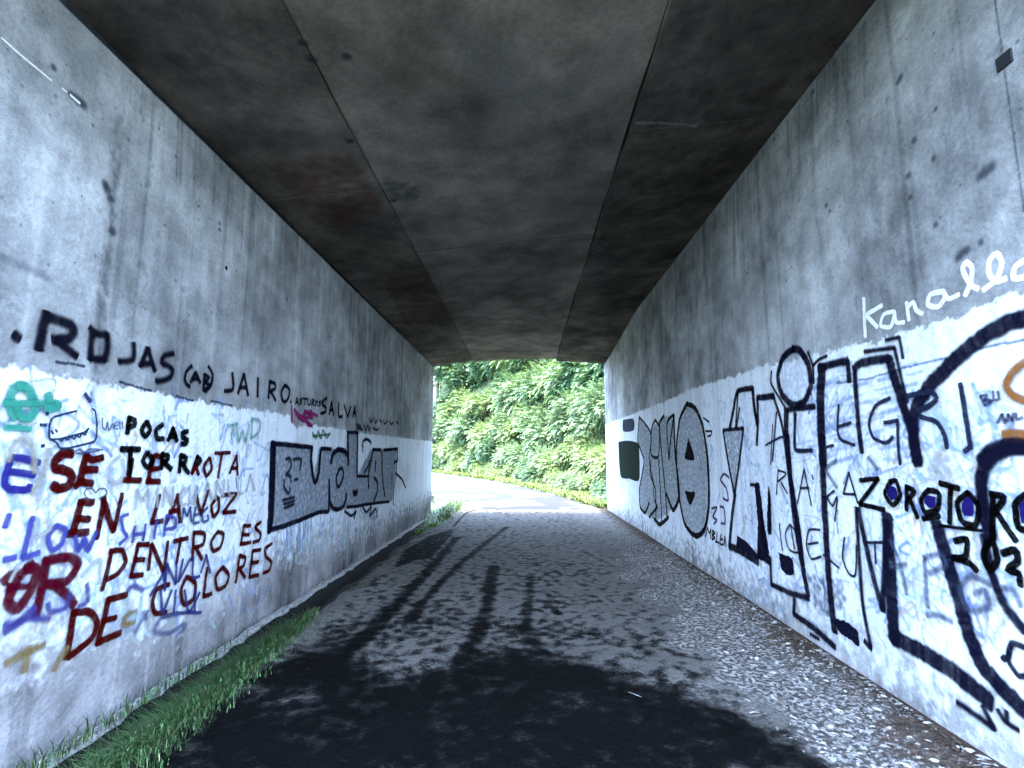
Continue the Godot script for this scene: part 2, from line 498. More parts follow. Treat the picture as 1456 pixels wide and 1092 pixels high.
func word(parent: Node, side: int, called: String, label: String, org: Array, col: Color, w: float, soft: float, letters: Array, piece := "letter") -> void:
	var g := Node3D.new()
	g.name = called
	parent.add_child(g, true)
	if label: g.set_meta("label", label)
	var pieces := []
	for l in letters:
		if piece in ["outline", "line", "curve"]:      # these strokes stand apart: one piece each
			for s in l: pieces.append([s])
		else:
			pieces.append(l)
	for l in pieces:
		var a := Acc.new()
		for s in l:
			if s.size() > 0 and s[0] is String:      # ["fill", [points], colour]
				var pf := PackedVector2Array()
				for p in pairs(s[1], org[0], org[1], org[2]): pf.append(on_wall(side, p.x, p.y))
				blot(a, side, pf, s[2] if s.size() > 2 else col)
				continue
			var ww := w
			var arr: Array = s
			if s[s.size() - 1] is float:             # a last float is this stroke's own width in metres
				ww = s[s.size() - 1]
				arr = s.slice(0, s.size() - 1)
			var pts := PackedVector2Array()
			for p in pairs(arr, org[0], org[1], org[2]): pts.append(on_wall(side, p.x, p.y))
			if arr.size() == 2: pts.append(pts[0] + Vector2(0.01, 0.0))
			if soft >= 0.01: stroke(a, side, pts, ww * 0.6, 0.015 + soft * 2.0, Color(col.r, col.g, col.b, col.a * 0.16))   # overspray
			stroke(a, side, pts, ww * 0.88, soft * 0.8, col)
		obj(piece, a.mesh(), paint_mat, g)

func make_paint() -> void:
	var f := FastNoiseLite.new()
	f.seed = 9; f.frequency = 0.09; f.fractal_octaves = 4
	var im := f.get_seamless_image(256, 256, false, false, 0.1, true)
	var out := Image.create(256, 256, false, Image.FORMAT_RGBA8)
	for y in 256:
		for x in 256:
			var v := im.get_pixel(x, y).r
			var g := 0.82 + 0.18 * v
			out.set_pixel(x, y, Color(g, g, g, clampf(0.97 + 0.5 * (0.60 - v), 0.92, 1.0)))
	paint_mat = StandardMaterial3D.new()
	paint_mat.albedo_texture = ImageTexture.create_from_image(out)
	paint_mat.vertex_color_use_as_albedo = true
	paint_mat.transparency = BaseMaterial3D.TRANSPARENCY_ALPHA
	paint_mat.uv1_triplanar = true
	paint_mat.uv1_world_triplanar = true
	paint_mat.uv1_scale = Vector3(1.3, 1.3, 1.3)
	paint_mat.roughness = 0.95
	paint_mat.metallic_specular = 0.12

# ------------------------------------------------------------------ lettering, traced from the photograph (zoom origin x, y and scale, then strokes)
const INK := Color(0.005, 0.006, 0.012)
const NAVY := Color(0.004, 0.006, 0.018)
const BLACK := Color(0.002, 0.002, 0.003)
const RED := Color(0.05, 0.002, 0.003)
const BLUE := Color(0.022, 0.018, 0.17)
const TEAL := Color(0.04, 0.26, 0.19)
const GREY := Color(0.36, 0.36, 0.36, 0.75)
const BROWN := Color(0.26, 0.10, 0.025)

func letter_left(p: Node) -> void:
	rng.seed = 21
	var A := [0.0, 400.0, 3.64]
	var B := [0.0, 640.0, 3.2125]
	var C := [360.0, 520.0, 4.2]
	var D := [0.0, 540.0, 6.067]
	var E := [380.0, 580.0, 6.067]
	word(p, -1, "graffiti_word", "thin pale streak high on the wall", [0.0, 0.0, 2.6], Color(0.8, 0.8, 0.8), 0.009, 0.008, [[[5, 140, 60, 190, 120, 240, 190, 298], [228, 326, 245, 340], [260, 352, 294, 382, 0.016]]], "streak")  # thin whitish stroke in three lengths near the top of the wall
	word(p, -1, "graffiti_word", "blurred black sprayed word ROJAS above the white band", A, INK, 0.042, 0.02, [
		[[72, 278, 96, 294, 0.05]],
		[[240, 165, 218, 255, 200, 350, 0.055], [245, 185, 300, 200, 362, 225, 378, 265, 345, 300, 275, 300, 0.055], [290, 305, 340, 345, 395, 388]],
		[[462, 240, 490, 265, 0.03], [478, 270, 470, 330, 465, 402], [465, 402, 540, 406], [540, 406, 555, 330, 552, 275], [552, 275, 478, 270]],
		[[690, 320, 692, 370, 685, 405, 650, 415, 612, 414, 0.036]],
		[[762, 345, 745, 390, 722, 440, 0.036], [764, 345, 780, 405, 800, 465, 0.036], [735, 428, 790, 426, 0.036]],
		[[897, 374, 850, 384, 835, 420, 870, 440, 892, 460, 880, 495, 845, 512, 805, 516, 0.038]]])
	word(p, -1, "graffiti_word", "small black sprayed letters AB in brackets", A, INK, 0.03, 0.012, [
		[[990, 436, 962, 470, 954, 505, 962, 530, 980, 546]],
		[[1010, 470, 984, 522], [1010, 470, 1034, 526], [992, 506, 1026, 506]],
		[[1056, 480, 1050, 566], [1056, 482, 1080, 498, 1058, 522], [1058, 522, 1086, 540, 1052, 566]],
		[[1076, 440, 1098, 485, 1090, 535, 1060, 572]]])
	word(p, -1, "graffiti_word", "black sprayed name JAIRO above the white band", C, INK, 0.036, 0.012, [
		[[-127, 44, -122, 120, -130, 146, -174, 151]],
		[[-58, 50, -93, 165], [-58, 50, -33, 177], [-82, 131, -42, 131]],
		[[26, 75, 24, 185]],
		[[96, 90, 88, 195], [94, 95, 128, 108, 126, 140, 92, 152], [102, 155, 132, 208]],
		[[188, 115, 166, 155, 172, 205, 188, 216, 208, 190, 214, 145, 190, 115]],
		[[221, 212, 224, 220, 0.03]]])
	word(p, -1, "graffiti_word", "tiny black word ASTURIAS between the two names", C, INK, 0.022, 0.008, [
		[[250, 230, 258, 190, 268, 235], [254, 218, 265, 218]], [[290, 195, 276, 205, 288, 215, 275, 230]], [[294, 195, 320, 198], [307, 197, 305, 235]],
		[[325, 195, 323, 228, 338, 230, 340, 200]], [[347, 240, 350, 200, 362, 210, 350, 222, 362, 240]], [[368, 205, 368, 238]], [[372, 240, 378, 205, 386, 240]], [[400, 210, 390, 218, 400, 228, 390, 242]]])
	word(p, -1, "graffiti_word", "black sprayed name SALVA above the white band", C, INK, 0.042, 0.012, [
		[[437, 192, 415, 208, 412, 232, 432, 252, 428, 276, 400, 286]], [[465, 215, 452, 290], [465, 215, 478, 296], [456, 264, 474, 264]], [[508, 222, 508, 300, 530, 303]],
		[[540, 235, 562, 306], [562, 306, 580, 244]], [[605, 240, 592, 306], [605, 240, 611, 306], [595, 282, 609, 282]]])
	word(p, -1, "graffiti_tag", "magenta scribbled tag under the black name", C, Color(0.24, 0.02, 0.12), 0.035, 0.01, [
		[[225, 240, 229, 340], [240, 262, 300, 330, 262, 300, 352, 312, 300, 270, 382, 300], [250, 285, 340, 352, 290, 300, 345, 270], [320, 350, 350, 360]]], "scribble")
	word(p, -1, "graffiti_tag", "faded green scribbled tag above the silver letters", C, Color(0.06, 0.16, 0.10, 0.7), 0.03, 0.012, [
		[[350, 400, 372, 432, 384, 390, 402, 436, 412, 384, 436, 430, 456, 400], [352, 420, 455, 410]]], "scribble")
	word(p, -1, "graffiti_word", "small illegible dark writing by the far end of the wall", C, Color(0.02, 0.03, 0.045), 0.035, 0.012, [
		[[612, 350, 640, 362, 618, 372, 650, 380]], [[660, 350, 668, 388, 682, 356, 690, 388, 700, 362]], [[690, 312, 700, 338, 712, 318]], [[722, 318, 728, 342, 740, 322]], [[752, 322, 766, 340]], [[776, 322, 780, 348, 800, 330]], [[810, 328, 822, 350, 836, 334]], [[850, 334, 866, 350]], [[712, 372, 740, 384, 748, 366]]])
	# the silver-grey outlined piece
	word(p, -1, "graffiti_piece", "silver-grey block letters with thick black outlines", E, NAVY, 0.055, 0.012, [
		[[40, 305, 36, 450, 28, 700, 12, 1060, 0.11], [62, 320, 58, 500, 50, 760, 36, 1000, 0.035], [30, 308, 200, 320, 380, 340], [380, 340, 372, 450, 385, 560, 400, 635, 420, 625, 440, 540, 452, 400, 460, 350, 0.075], [460, 350, 545, 356], [12, 1050, 150, 1015, 330, 945, 440, 900, 522, 896], [528, 620, 528, 760, 524, 895]],
		[[545, 470, 560, 400, 605, 362, 660, 372, 690, 420, 694, 490, 0.08], [615, 530, 590, 600, 600, 680, 625, 660, 652, 580, 640, 520, 612, 530, 0.05], [530, 690, 532, 800, 560, 860, 600, 876, 650, 850, 672, 790, 675, 740, 0.065]],
		[[690, 210, 690, 300, 694, 420, 0.08], [690, 210, 775, 214], [775, 214, 772, 400, 770, 590, 0.07], [680, 855, 780, 848, 0.05], [735, 720, 760, 745, 770, 715, 740, 745, 0.07]],
		[[815, 330, 820, 290, 850, 270, 885, 290, 890, 310, 0.05], [820, 330, 818, 380, 0.04], [770, 588, 870, 590, 0.04], [830, 560, 860, 510, 880, 450, 0.04]],
		[[905, 360, 890, 460, 870, 560, 868, 690, 0.07], [905, 358, 975, 362, 0.06], [915, 600, 945, 640, 945, 720, 915, 800, 0.06], [930, 460, 925, 540, 0.06], [780, 845, 900, 825, 1050, 808, 0.05]],
		[[985, 370, 985, 500, 995, 660, 1010, 760, 0.06], [1000, 362, 1120, 352, 0.06], [1120, 352, 1118, 450, 1090, 470, 0.05], [1115, 450, 1105, 570, 1090, 690, 1080, 830, 0.05], [1100, 560, 1160, 620, 1190, 690, 0.05], [1070, 570, 1070, 660, 0.04]],
		[[815, 850, 850, 900, 890, 850, 880, 930, 930, 870, 940, 940, 0.04], [660, 890, 720, 930, 760, 890, 740, 950, 0.04]]], "outline")
	word(p, -1, "graffiti_word", "thin dark numerals and bars inside the silver letters", E, Color(0.02, 0.025, 0.04), 0.032, 0.01, [
		[[150, 440, 185, 435, 198, 490, 175, 550, 150, 570, 190, 590, 195, 640]], [[215, 442, 285, 442, 272, 540]], [[135, 620, 140, 690, 175, 735, 190, 690]], [[225, 620, 255, 612]], [[120, 795, 225, 770], [130, 830, 225, 800], [135, 865, 220, 830]]])
	# dark red brushed sentences, some letters gone over in black
	word(p, -1, "graffiti_word", "dark red brushed words SE LE", D, RED, 0.05, 0.006, [
		[[600, 640, 520, 640, 455, 700, 460, 760, 560, 790, 605, 840, 570, 910, 490, 940, 440, 908, 0.06]],
		[[725, 650, 700, 740, 680, 830, 665, 890, 0.055], [730, 655, 780, 690, 865, 672], [700, 775, 815, 775], [665, 880, 775, 890]],
		[[640, 905, 645, 915, 0.06]],
		[[1120, 690, 1105, 790, 1090, 865], [1055, 862, 1195, 866, 0.045]],
		[[1310, 660, 1285, 760, 1262, 880], [1320, 650, 1380, 670, 0.04], [1290, 770, 1350, 765, 0.04], [1250, 875, 1360, 880, 0.045]]])
	word(p, -1, "graffiti_word", "thick black word POCAS painted over the white band", A, BLACK, 0.044, 0.004, [
		[[656, 705, 648, 785], [656, 708, 688, 718, 686, 748, 652, 756]], [[748, 728, 722, 768, 740, 802, 768, 770, 752, 730]], [[832, 742, 796, 772, 802, 812, 836, 816]],
		[[886, 760, 860, 822], [886, 760, 906, 826], [868, 802, 900, 802]], [[962, 775, 932, 785, 936, 808, 960, 820, 956, 840, 930, 842]]])
	word(p, -1, "graffiti_word", "thick black letters TORR painted across the red words", A, BLACK, 0.046, 0.004, [
		[[616, 868, 712, 870], [666, 870, 660, 930, 655, 1000]], [[752, 888, 730, 928, 752, 962, 778, 925, 756, 888]],
		[[830, 893, 824, 968], [830, 893, 862, 905, 852, 930, 826, 936], [838, 936, 876, 972]], [[926, 900, 918, 986], [926, 900, 956, 914, 946, 940, 920, 946], [934, 946, 966, 992]],
		[[1012, 908, 984, 992], [1012, 908, 1030, 930, 1002, 962]]])
	word(p, -1, "graffiti_word", "dark red brushed letters ROTA ending the black word", A, RED, 0.036, 0.005, [
		[[1004, 950, 984, 995], [1004, 960, 1018, 1000]], [[1074, 914, 1046, 958, 1060, 1006, 1086, 970, 1078, 914]], [[1104, 890, 1182, 886], [1140, 890, 1120, 1014]], [[1216, 902, 1180, 992], [1216, 902, 1222, 1002], [1188, 966, 1220, 966]]])
	word(p, -1, "graffiti_word", "dark red brushed words EN LA VOZ", B, RED, 0.04, 0.006, [
		[[360, 240, 340, 310, 318, 382, 0.055], [350, 238, 412, 240, 0.05], [340, 312, 396, 316, 0.045], [300, 382, 388, 376, 0.05]],
		[[462, 220, 448, 310, 430, 402, 0.042], [460, 222, 482, 295, 508, 368, 0.05], [508, 368, 528, 285, 546, 202, 0.04]],
		[[718, 208, 702, 270, 682, 330], [682, 330, 732, 322]], [[802, 205, 778, 270, 748, 335], [802, 205, 812, 328], [764, 280, 810, 276]],
		[[888, 208, 898, 250, 910, 292], [910, 292, 942, 186]], [[986, 214, 958, 252, 966, 302, 990, 275, 990, 218]], [[1008, 206, 1072, 200], [1072, 200, 1010, 286], [1010, 286, 1068, 280]]])
	word(p, -1, "graffiti_word", "dark red brushed words DENTRO ES", B, RED, 0.038, 0.006, [
		[[498, 462, 480, 540, 455, 638], [490, 462, 545, 458, 562, 510, 525, 565, 475, 592]], [[620, 430, 605, 500, 586, 576], [620, 432, 668, 430], [602, 502, 648, 500], [585, 576, 640, 570]],
		[[682, 430, 666, 545], [682, 430, 738, 562], [738, 562, 756, 420]], [[784, 416, 848, 402], [816, 402, 796, 514]], [[876, 374, 868, 502], [876, 376, 924, 382, 918, 430, 878, 446], [886, 446, 912, 498]],
		[[986, 372, 956, 418, 964, 460, 998, 442, 1012, 386, 986, 372]], [[1106, 345, 1090, 432], [1106, 345, 1136, 345], [1098, 386, 1130, 386], [1088, 430, 1136, 422]], [[1184, 328, 1156, 352, 1182, 380, 1176, 410, 1148, 420]]])
	word(p, -1, "graffiti_word", "dark red brushed words DE COLORES, lowest line on the wall", B, RED, 0.04, 0.006, [
		[[322, 740, 308, 840, 290, 945, 0.05], [318, 742, 395, 740, 430, 790, 405, 860, 300, 945, 0.046]], [[482, 680, 460, 780, 432, 884, 0.048], [480, 684, 566, 660, 0.045], [456, 782, 516, 766], [432, 880, 536, 836, 0.048]],
		[[762, 614, 705, 635, 684, 695, 698, 745, 748, 742]], [[842, 578, 816, 638, 828, 704, 872, 682, 882, 610, 846, 580]], [[936, 538, 920, 668], [920, 668, 956, 656]], [[1008, 534, 976, 578, 984, 636, 1020, 620, 1036, 572, 1008, 534]],
		[[1086, 480, 1068, 604], [1086, 482, 1112, 492, 1102, 530, 1076, 542], [1084, 542, 1110, 582]], [[1146, 458, 1130, 582], [1146, 460, 1182, 455], [1138, 516, 1172, 510], [1130, 580, 1172, 570]], [[1234, 428, 1202, 450, 1206, 485, 1232, 512, 1222, 548, 1194, 562]]])
	word(p, -1, "graffiti_word", "broad dark red letters OR running off to the open end", B, Color(0.065, 0.003, 0.008), 0.055, 0.012, [
		[[0, 600, 40, 570, 30, 640], [132, 522, 70, 580, 20, 690, 70, 722, 130, 630, 152, 545, 100, 540], [60, 622, 112, 622, 0.03]], [[196, 502, 180, 600, 148, 755], [190, 506, 300, 488, 342, 520, 290, 598, 196, 612], [232, 612, 280, 655, 322, 708]]])
	word(p, -1, "graffiti_word", "thick dark blue letter E on the white band", D, BLUE, 0.04, 0.006, [
		[[305, 715, 90, 670, 30, 780, 5, 880, 50, 940, 215, 950, 225, 915]  , [60, 795, 262, 822]]])
	word(p, -1, "graffiti_word", "blue handwritten word LLOWSHIP behind the red lines", B, Color(0.05, 0.05, 0.26, 0.9), 0.032, 0.01, [
		[[24, 296, 4, 350], [0, 502, 52, 490]], [[132, 308, 108, 400, 86, 492], [86, 494, 162, 468]], [[240, 346, 202, 398, 220, 456, 264, 430, 282, 362, 240, 346]], [[328, 395, 344, 458, 370, 402, 386, 460, 424, 376]],
		[[572, 294, 540, 308, 550, 368, 566, 398, 530, 430, 0.022]], [[602, 348, 590, 420, 0.022], [652, 338, 640, 412, 0.022], [596, 386, 646, 380, 0.022]], [[702, 328, 690, 402, 0.022]], [[748, 298, 736, 392, 0.022], [746, 300, 786, 310, 790, 350, 742, 362, 0.022]]])
	word(p, -1, "graffiti_word", "small dark blue letters AMEG beneath the red words", B, Color(0.02, 0.05, 0.15, 0.9), 0.024, 0.008, [
		[[818, 330, 826, 266], [826, 266, 842, 302], [842, 302, 856, 262], [856, 262, 862, 326]], [[882, 260, 870, 330, 896, 330], [876, 296, 896, 292]], [[936, 262, 912, 290, 918, 326, 940, 318, 936, 296]]])
	word(p, -1, "graffiti_word", "dark blue scrawled letters behind the red word", B, Color(0.02, 0.025, 0.14, 0.92), 0.026, 0.008, [
		[[672, 665, 735, 558], [735, 558, 740, 640]], [[748, 520, 742, 600], [748, 520, 790, 610], [790, 610, 792, 516]], [[822, 500, 802, 600], [802, 600, 856, 496]], [[870, 490, 868, 580, 900, 575], [930, 480, 905, 560], [930, 480, 948, 560]],
		[[720, 640, 730, 740, 770, 640], [790, 640, 780, 740], [880, 640, 876, 740], [830, 640, 850, 740, 900, 650]], [[728, 762, 800, 745, 906, 742]]])
	word(p, -1, "graffiti_tag", "loose blue and violet curves low on the wall", B, Color(0.05, 0.04, 0.20, 0.8), 0.04, 0.016, [
		[[0, 800, 60, 790, 140, 720]], [[0, 832, 100, 772, 205, 772, 0.03]], [[380, 610, 384, 690, 340, 715, 0.022]], [[570, 640, 590, 620, 640, 640, 0.03]], [[200, 700, 210, 740, 280, 720, 300, 660, 0.024]]], "curve")
	word(p, -1, "graffiti_tag", "faded dark blue S-shaped flourish below the last line", B, Color(0.08, 0.10, 0.20, 0.6), 0.03, 0.014, [
		[[640, 740, 655, 770], [660, 735, 600, 830]], [[800, 750, 720, 770, 690, 830, 760, 835, 830, 795, 832, 810, 790, 850]]], "curve")
	word(p, -1, "graffiti_tag", "olive-brown sprayed cross low on the wall", B, Color(0.20, 0.14, 0.055, 0.8), 0.035, 0.02, [
		[[5, 972, 90, 930, 182, 888], [110, 900, 100, 960, 92, 1010]], [[608, 735, 560, 755, 545, 800, 600, 785, 0.025]], [[290, 900, 250, 960, 225, 1005, 0.03]]], "curve")
	word(p, -1, "graffiti_tag", "teal looped tag with an arrow on the white band", D, TEAL, 0.05, 0.012, [
		[[170, 60, 110, 55, 60, 120, 40, 210, 90, 330], [120, 55, 190, 60, 235, 130, 265, 220, 235, 310, 180, 335, 130, 290, 105, 220]], [[0, 200, 150, 205, 370, 202, 480, 222, 0.035]], [[375, 130, 400, 190, 470, 225, 390, 250, 370, 235]], [[0, 412, 110, 412, 220, 425, 0.03]]], "curve")
	word(p, -1, "graffiti_drawing", "thin dark drawing of a rounded head with jagged teeth", D, Color(0.01, 0.02, 0.06), 0.013, 0.003, [
		[[625, 268, 520, 295, 420, 325, 388, 390, 385, 490, 400, 520]], [[410, 520, 450, 545, 480, 590, 560, 588, 700, 555, 780, 530, 800, 470, 798, 360, 785, 270, 760, 250]], [[400, 515, 480, 510, 560, 490, 690, 455, 730, 420]], [[470, 512, 495, 530, 515, 500, 545, 520, 570, 490, 605, 510, 620, 480, 650, 495, 668, 462, 700, 475, 718, 430]], [[405, 440, 420, 465], [440, 430, 455, 450]], [[310, 388, 355, 390, 0.02], [320, 572, 340, 568, 0.02], [360, 292, 375, 294, 0.02]]], "line")
	word(p, -1, "graffiti_word", "thin dark handwriting beside the toothed drawing", D, Color(0.03, 0.05, 0.12, 0.85), 0.012, 0.004, [
		[[848, 330, 850, 410, 880, 430, 890, 360, 905, 440, 935, 380]], [[950, 400, 985, 390, 970, 360, 945, 410, 980, 425]], [[998, 360, 1000, 420]], [[1022, 365, 1026, 420]], [[610, 620, 650, 600, 690, 625, 730, 600, 790, 600, 850, 605], [620, 635, 700, 630, 820, 610]]])
	word(p, -1, "graffiti_tag", "small smeared navy blot under the band's edge", D, Color(0.02, 0.025, 0.09), 0.03, 0.008, [[[698, 125, 715, 150, 742, 185]]], "blot")
	word(p, -1, "graffiti_word", "faded teal letters TUD beside the black words", A, Color(0.12, 0.33, 0.30, 0.65), 0.028, 0.012, [
		[[1160, 748, 1216, 736], [1190, 742, 1196, 802]], [[1212, 742, 1220, 830, 1242, 772, 1256, 830, 1276, 740]], [[1292, 708, 1285, 812], [1290, 710, 1330, 722, 1328, 775, 1285, 815]]])
	word(p, -1, "graffiti_word", "thin grey old lettering half covered by the red words", B, GREY, 0.02, 0.01, [
		[[600, 270, 606, 180], [606, 180, 634, 232], [634, 232, 658, 180], [658, 180, 664, 266]], [[700, 260, 704, 170]], [[730, 258, 736, 170], [736, 170, 770, 250], [770, 250, 776, 165]], [[830, 170, 806, 205, 812, 250, 836, 246]], [[850, 165, 852, 235, 876, 238, 880, 160]], [[935, 150, 915, 225], [935, 150, 955, 225]], [[970, 225, 975, 140], [975, 140, 1006, 215], [1006, 215, 1010, 135]], [[1030, 135, 1032, 205, 1055, 205]], [[1075, 125, 1076, 195, 1096, 195]], [[1130, 110, 1112, 190], [1130, 110, 1150, 185]],
		[[528, 26, 482, 70, 480, 130, 520, 150, 548, 100, 540, 40]], [[140, 330, 130, 430], [190, 310, 205, 360, 140, 400]], [[350, 580, 400, 520, 440, 500, 430, 610]], [[60, 520, 20, 600]]])
	word(p, -1, "graffiti_drawing", "thin grey heart-shaped bubble above the red words", B, Color(0.08, 0.08, 0.10, 0.9), 0.011, 0.004, [[[378, 222, 362, 200, 372, 178, 400, 176, 414, 196, 430, 178, 458, 178, 466, 200, 430, 222]]], "line")
	word(p, -1, "graffiti_word", "olive-grey tall looped letters behind the blue one", D, Color(0.30, 0.28, 0.22, 0.7), 0.03, 0.014, [
		[[20, 700, 60, 580, 130, 505, 190, 510, 230, 590, 245, 660, 255, 800]], [[375, 600, 350, 700, 330, 800, 290, 900, 240, 955]]])

func letter_right(p: Node) -> void:
	rng.seed = 22
	var A := [1080.0, 340.0, 3.412]
	var B := [860.0, 480.0, 3.413]
	var C := [1080.0, 620.0, 2.3138]
	var D := [1150.0, 880.0, 4.758]
	word(p, 1, "graffiti_word", "white handwritten word Kanalla on the bare concrete", A, Color(0.8, 0.8, 0.8), 0.036, 0.005, [
		[[506, 288, 510, 380, 514, 474], [594, 322, 516, 368], [516, 368, 572, 426]], [[652, 350, 604, 366, 588, 420, 638, 424, 656, 362, 0.03], [656, 352, 664, 402, 702, 404, 0.03]], [[714, 308, 726, 392, 0.032], [720, 335, 746, 304, 762, 345, 792, 362, 0.032]],
		[[892, 254, 830, 268, 818, 318, 868, 328, 902, 282, 892, 254], [896, 258, 918, 290, 968, 268, 0.03]], [[1000, 272, 1028, 205, 1034, 140, 1004, 112, 986, 150, 1028, 225, 1062, 242]], [[1088, 246, 1150, 195, 1178, 115, 1152, 72, 1116, 105, 1116, 168, 1150, 206, 1196, 190]], [[1300, 95, 1240, 135, 1234, 188, 1290, 186]]])
	# silver-grey letters near the exit
	word(p, 1, "graffiti_piece", "grey letters with black outlines ending in a tall oval", B, BLACK, 0.05, 0.008, [
		[["fill", [66, 506, 110, 500, 160, 512, 168, 560, 166, 690, 120, 686, 76, 668], Color(0.004, 0.016, 0.008)], ["fill", [88, 400, 138, 394, 140, 450, 90, 454], Color(0.03, 0.04, 0.06)]],
		[[168, 384, 160, 500, 190, 600, 168, 740, 172, 820, 196, 850, 216, 800, 0.07], [168, 386, 212, 440, 226, 490, 216, 600, 236, 700, 240, 780, 256, 822, 0.06], [256, 822, 215, 872, 0.06]],
		[[246, 400, 228, 440, 224, 560, 244, 582, 262, 570, 266, 440, 246, 400, 0.06], [226, 592, 220, 660, 246, 740, 250, 890, 276, 896, 268, 700, 262, 592, 0.06]],
		[[288, 380, 266, 420, 276, 560, 290, 700, 302, 862, 0.07], [334, 374, 302, 420, 312, 590, 0.06], [312, 590, 322, 480, 336, 378, 0.07], [336, 378, 342, 560, 362, 760, 332, 836, 300, 760, 0.09], [240, 880, 270, 905, 310, 870, 0.08]],
		[[400, 320, 364, 400, 348, 550, 358, 750, 388, 900, 440, 962, 486, 926, 506, 800, 500, 600, 476, 430, 440, 345, 400, 320, 0.085], ["fill", [405, 488, 396, 540, 388, 585, 415, 596, 436, 592, 425, 540]], ["fill", [388, 742, 415, 748, 438, 748, 430, 790, 415, 812, 400, 785]]]], "outline")
	word(p, 1, "graffiti_tag", "thin violet scribbles between the grey and tall letters", B, Color(0.10, 0.03, 0.10, 0.85), 0.028, 0.01, [
		[[604, 680, 580, 662, 562, 690, 590, 730, 600, 790, 575, 780]], [[520, 830, 545, 825, 525, 870, 545, 885, 530, 905]], [[560, 820, 580, 830, 585, 900, 565, 900]]], "scribble")
	word(p, 1, "graffiti_word", "small black letters MBIEN at the foot of the tall letter", B, Color(0.008, 0.01, 0.02), 0.03, 0.006, [
		[[490, 965, 500, 922], [500, 922, 508, 950], [508, 950, 516, 930], [516, 930, 514, 975]], [[524, 935, 522, 980], [524, 936, 536, 948, 524, 958, 536, 972, 522, 980]], [[546, 945, 544, 990], [538, 990, 556, 996]], [[566, 955, 560, 1000, 576, 1004], [562, 978, 574, 980]], [[580, 1006, 584, 966], [584, 966, 590, 1012]],
		[[480, 390, 508, 410], [490, 455, 520, 455, 515, 475, 500, 480]]])
	word(p, 1, "graffiti_piece", "tall white block letters with heavy navy outlines", B, NAVY, 0.05, 0.015, [
		[[720, 246, 646, 262, 626, 350, 608, 440, 0.06], [648, 264, 636, 440, 0.03], [656, 340, 640, 440, 0.03], [720, 246, 726, 330, 742, 420, 0.06], [576, 450, 674, 440, 0.04], [674, 440, 655, 600, 634, 750, 0.045], [576, 450, 600, 600, 632, 770, 0.05], [634, 760, 618, 880, 606, 1016, 0.075], [606, 1012, 670, 1040, 745, 1090, 0.09], ["fill", [645, 960, 690, 990, 750, 1060, 745, 1080, 640, 1010]]],
		[[742, 292, 822, 284, 0.065], [822, 286, 862, 420, 884, 560, 0.04], [742, 292, 746, 400, 740, 520, 0.045], [836, 360, 816, 600, 0.02], ["fill", [728, 712, 752, 712, 776, 900, 800, 1060, 745, 1070, 745, 900]], [708, 714, 752, 716, 0.03], ["fill", [796, 720, 806, 760, 812, 930, 800, 960, 790, 920]]],
		[[915, 56, 866, 100, 842, 190, 862, 275, 915, 328, 972, 310, 1002, 230, 990, 130, 950, 64, 915, 56, 0.07]],
		[[890, 352, 955, 342, 1022, 334, 0.05], [884, 352, 884, 500, 900, 660, 935, 880, 962, 1092, 0.085], [930, 370, 925, 540, 1010, 546, 0.03]]], "outline")
	word(p, 1, "graffiti_piece", "wide navy outlined letters under a sweeping arc", A, NAVY, 0.05, 0.016, [
		[[305, 620, 300, 750, 302, 900, 312, 1092, 0.12], [290, 630, 360, 605, 430, 590, 0.06], [432, 592, 440, 690, 0.05], [466, 640, 470, 720, 484, 900, 500, 1032, 0.05], [462, 630, 500, 600, 630, 578, 0.06], [634, 580, 655, 660, 700, 800, 745, 940, 772, 1080, 0.075]],
		[[1300, 380, 1190, 414, 1080, 478, 960, 580, 860, 680, 790, 770, 752, 860, 756, 990, 772, 1086, 0.095]],
		[[512, 546, 590, 535, 660, 526, 0.025], [660, 526, 690, 660, 722, 792, 0.022], [616, 490, 684, 474, 0.02], [684, 474, 702, 578, 0.02], [266, 612, 292, 584, 332, 566, 0.02], [238, 545, 262, 610, 268, 700, 0.02], [62, 640, 60, 700, 100, 770, 130, 820, 0.02]],
		[[1090, 1082, 1130, 1035, 1195, 1004, 1300, 1000, 0.09]]], "outline")
	word(p, 1, "graffiti_piece", "long navy legs of the tall letters running down to the foot", C, NAVY, 0.05, 0.016, [
		[[95, 0, 104, 130, 118, 270, 140, 400, 162, 522, 0.075]],
		[[206, 0, 214, 160, 222, 330, 234, 500, 250, 640, 0.085]],
		[[0, 384, 36, 412, 0.09], [38, 400, 42, 490, 0.045], [42, 488, 100, 515, 166, 534, 0.05], [118, 536, 116, 586, 0.05], [116, 586, 180, 630, 252, 694, 0.055], [170, 652, 200, 668, 0.025]],
		[["fill", [250, 598, 290, 612, 325, 640, 330, 690, 300, 670, 262, 640]], ["fill", [66, 384, 108, 402, 116, 450, 100, 460, 76, 440]], [350, 675, 372, 700, 0.04]],
		[[322, 236, 332, 400, 345, 560, 370, 690, 0.035], [330, 240, 350, 340, 382, 480, 410, 572, 0.05], [410, 572, 416, 440, 424, 280, 0.055]],
		[[424, 266, 432, 400, 440, 540, 446, 668, 0.115], [446, 664, 530, 706, 640, 775, 760, 872, 0.11]],
		[[588, 292, 618, 390, 650, 500, 690, 640, 750, 770, 880, 905, 0.10]],
		[[656, 876, 720, 920, 778, 962, 0.03], [740, 890, 780, 966, 0.03], [790, 900, 815, 940, 860, 968, 0.02], [820, 905, 820, 945, 0.02]],
		[[890, 36, 810, 44, 756, 86, 736, 150, 746, 250, 768, 330, 0.08], [742, 120, 735, 260, 0.03], [745, 330, 770, 450, 815, 560, 880, 640, 0.05]],
		[[6, 250, 18, 372, 0.04], [34, 190, 40, 320, 0.035]]], "outline")
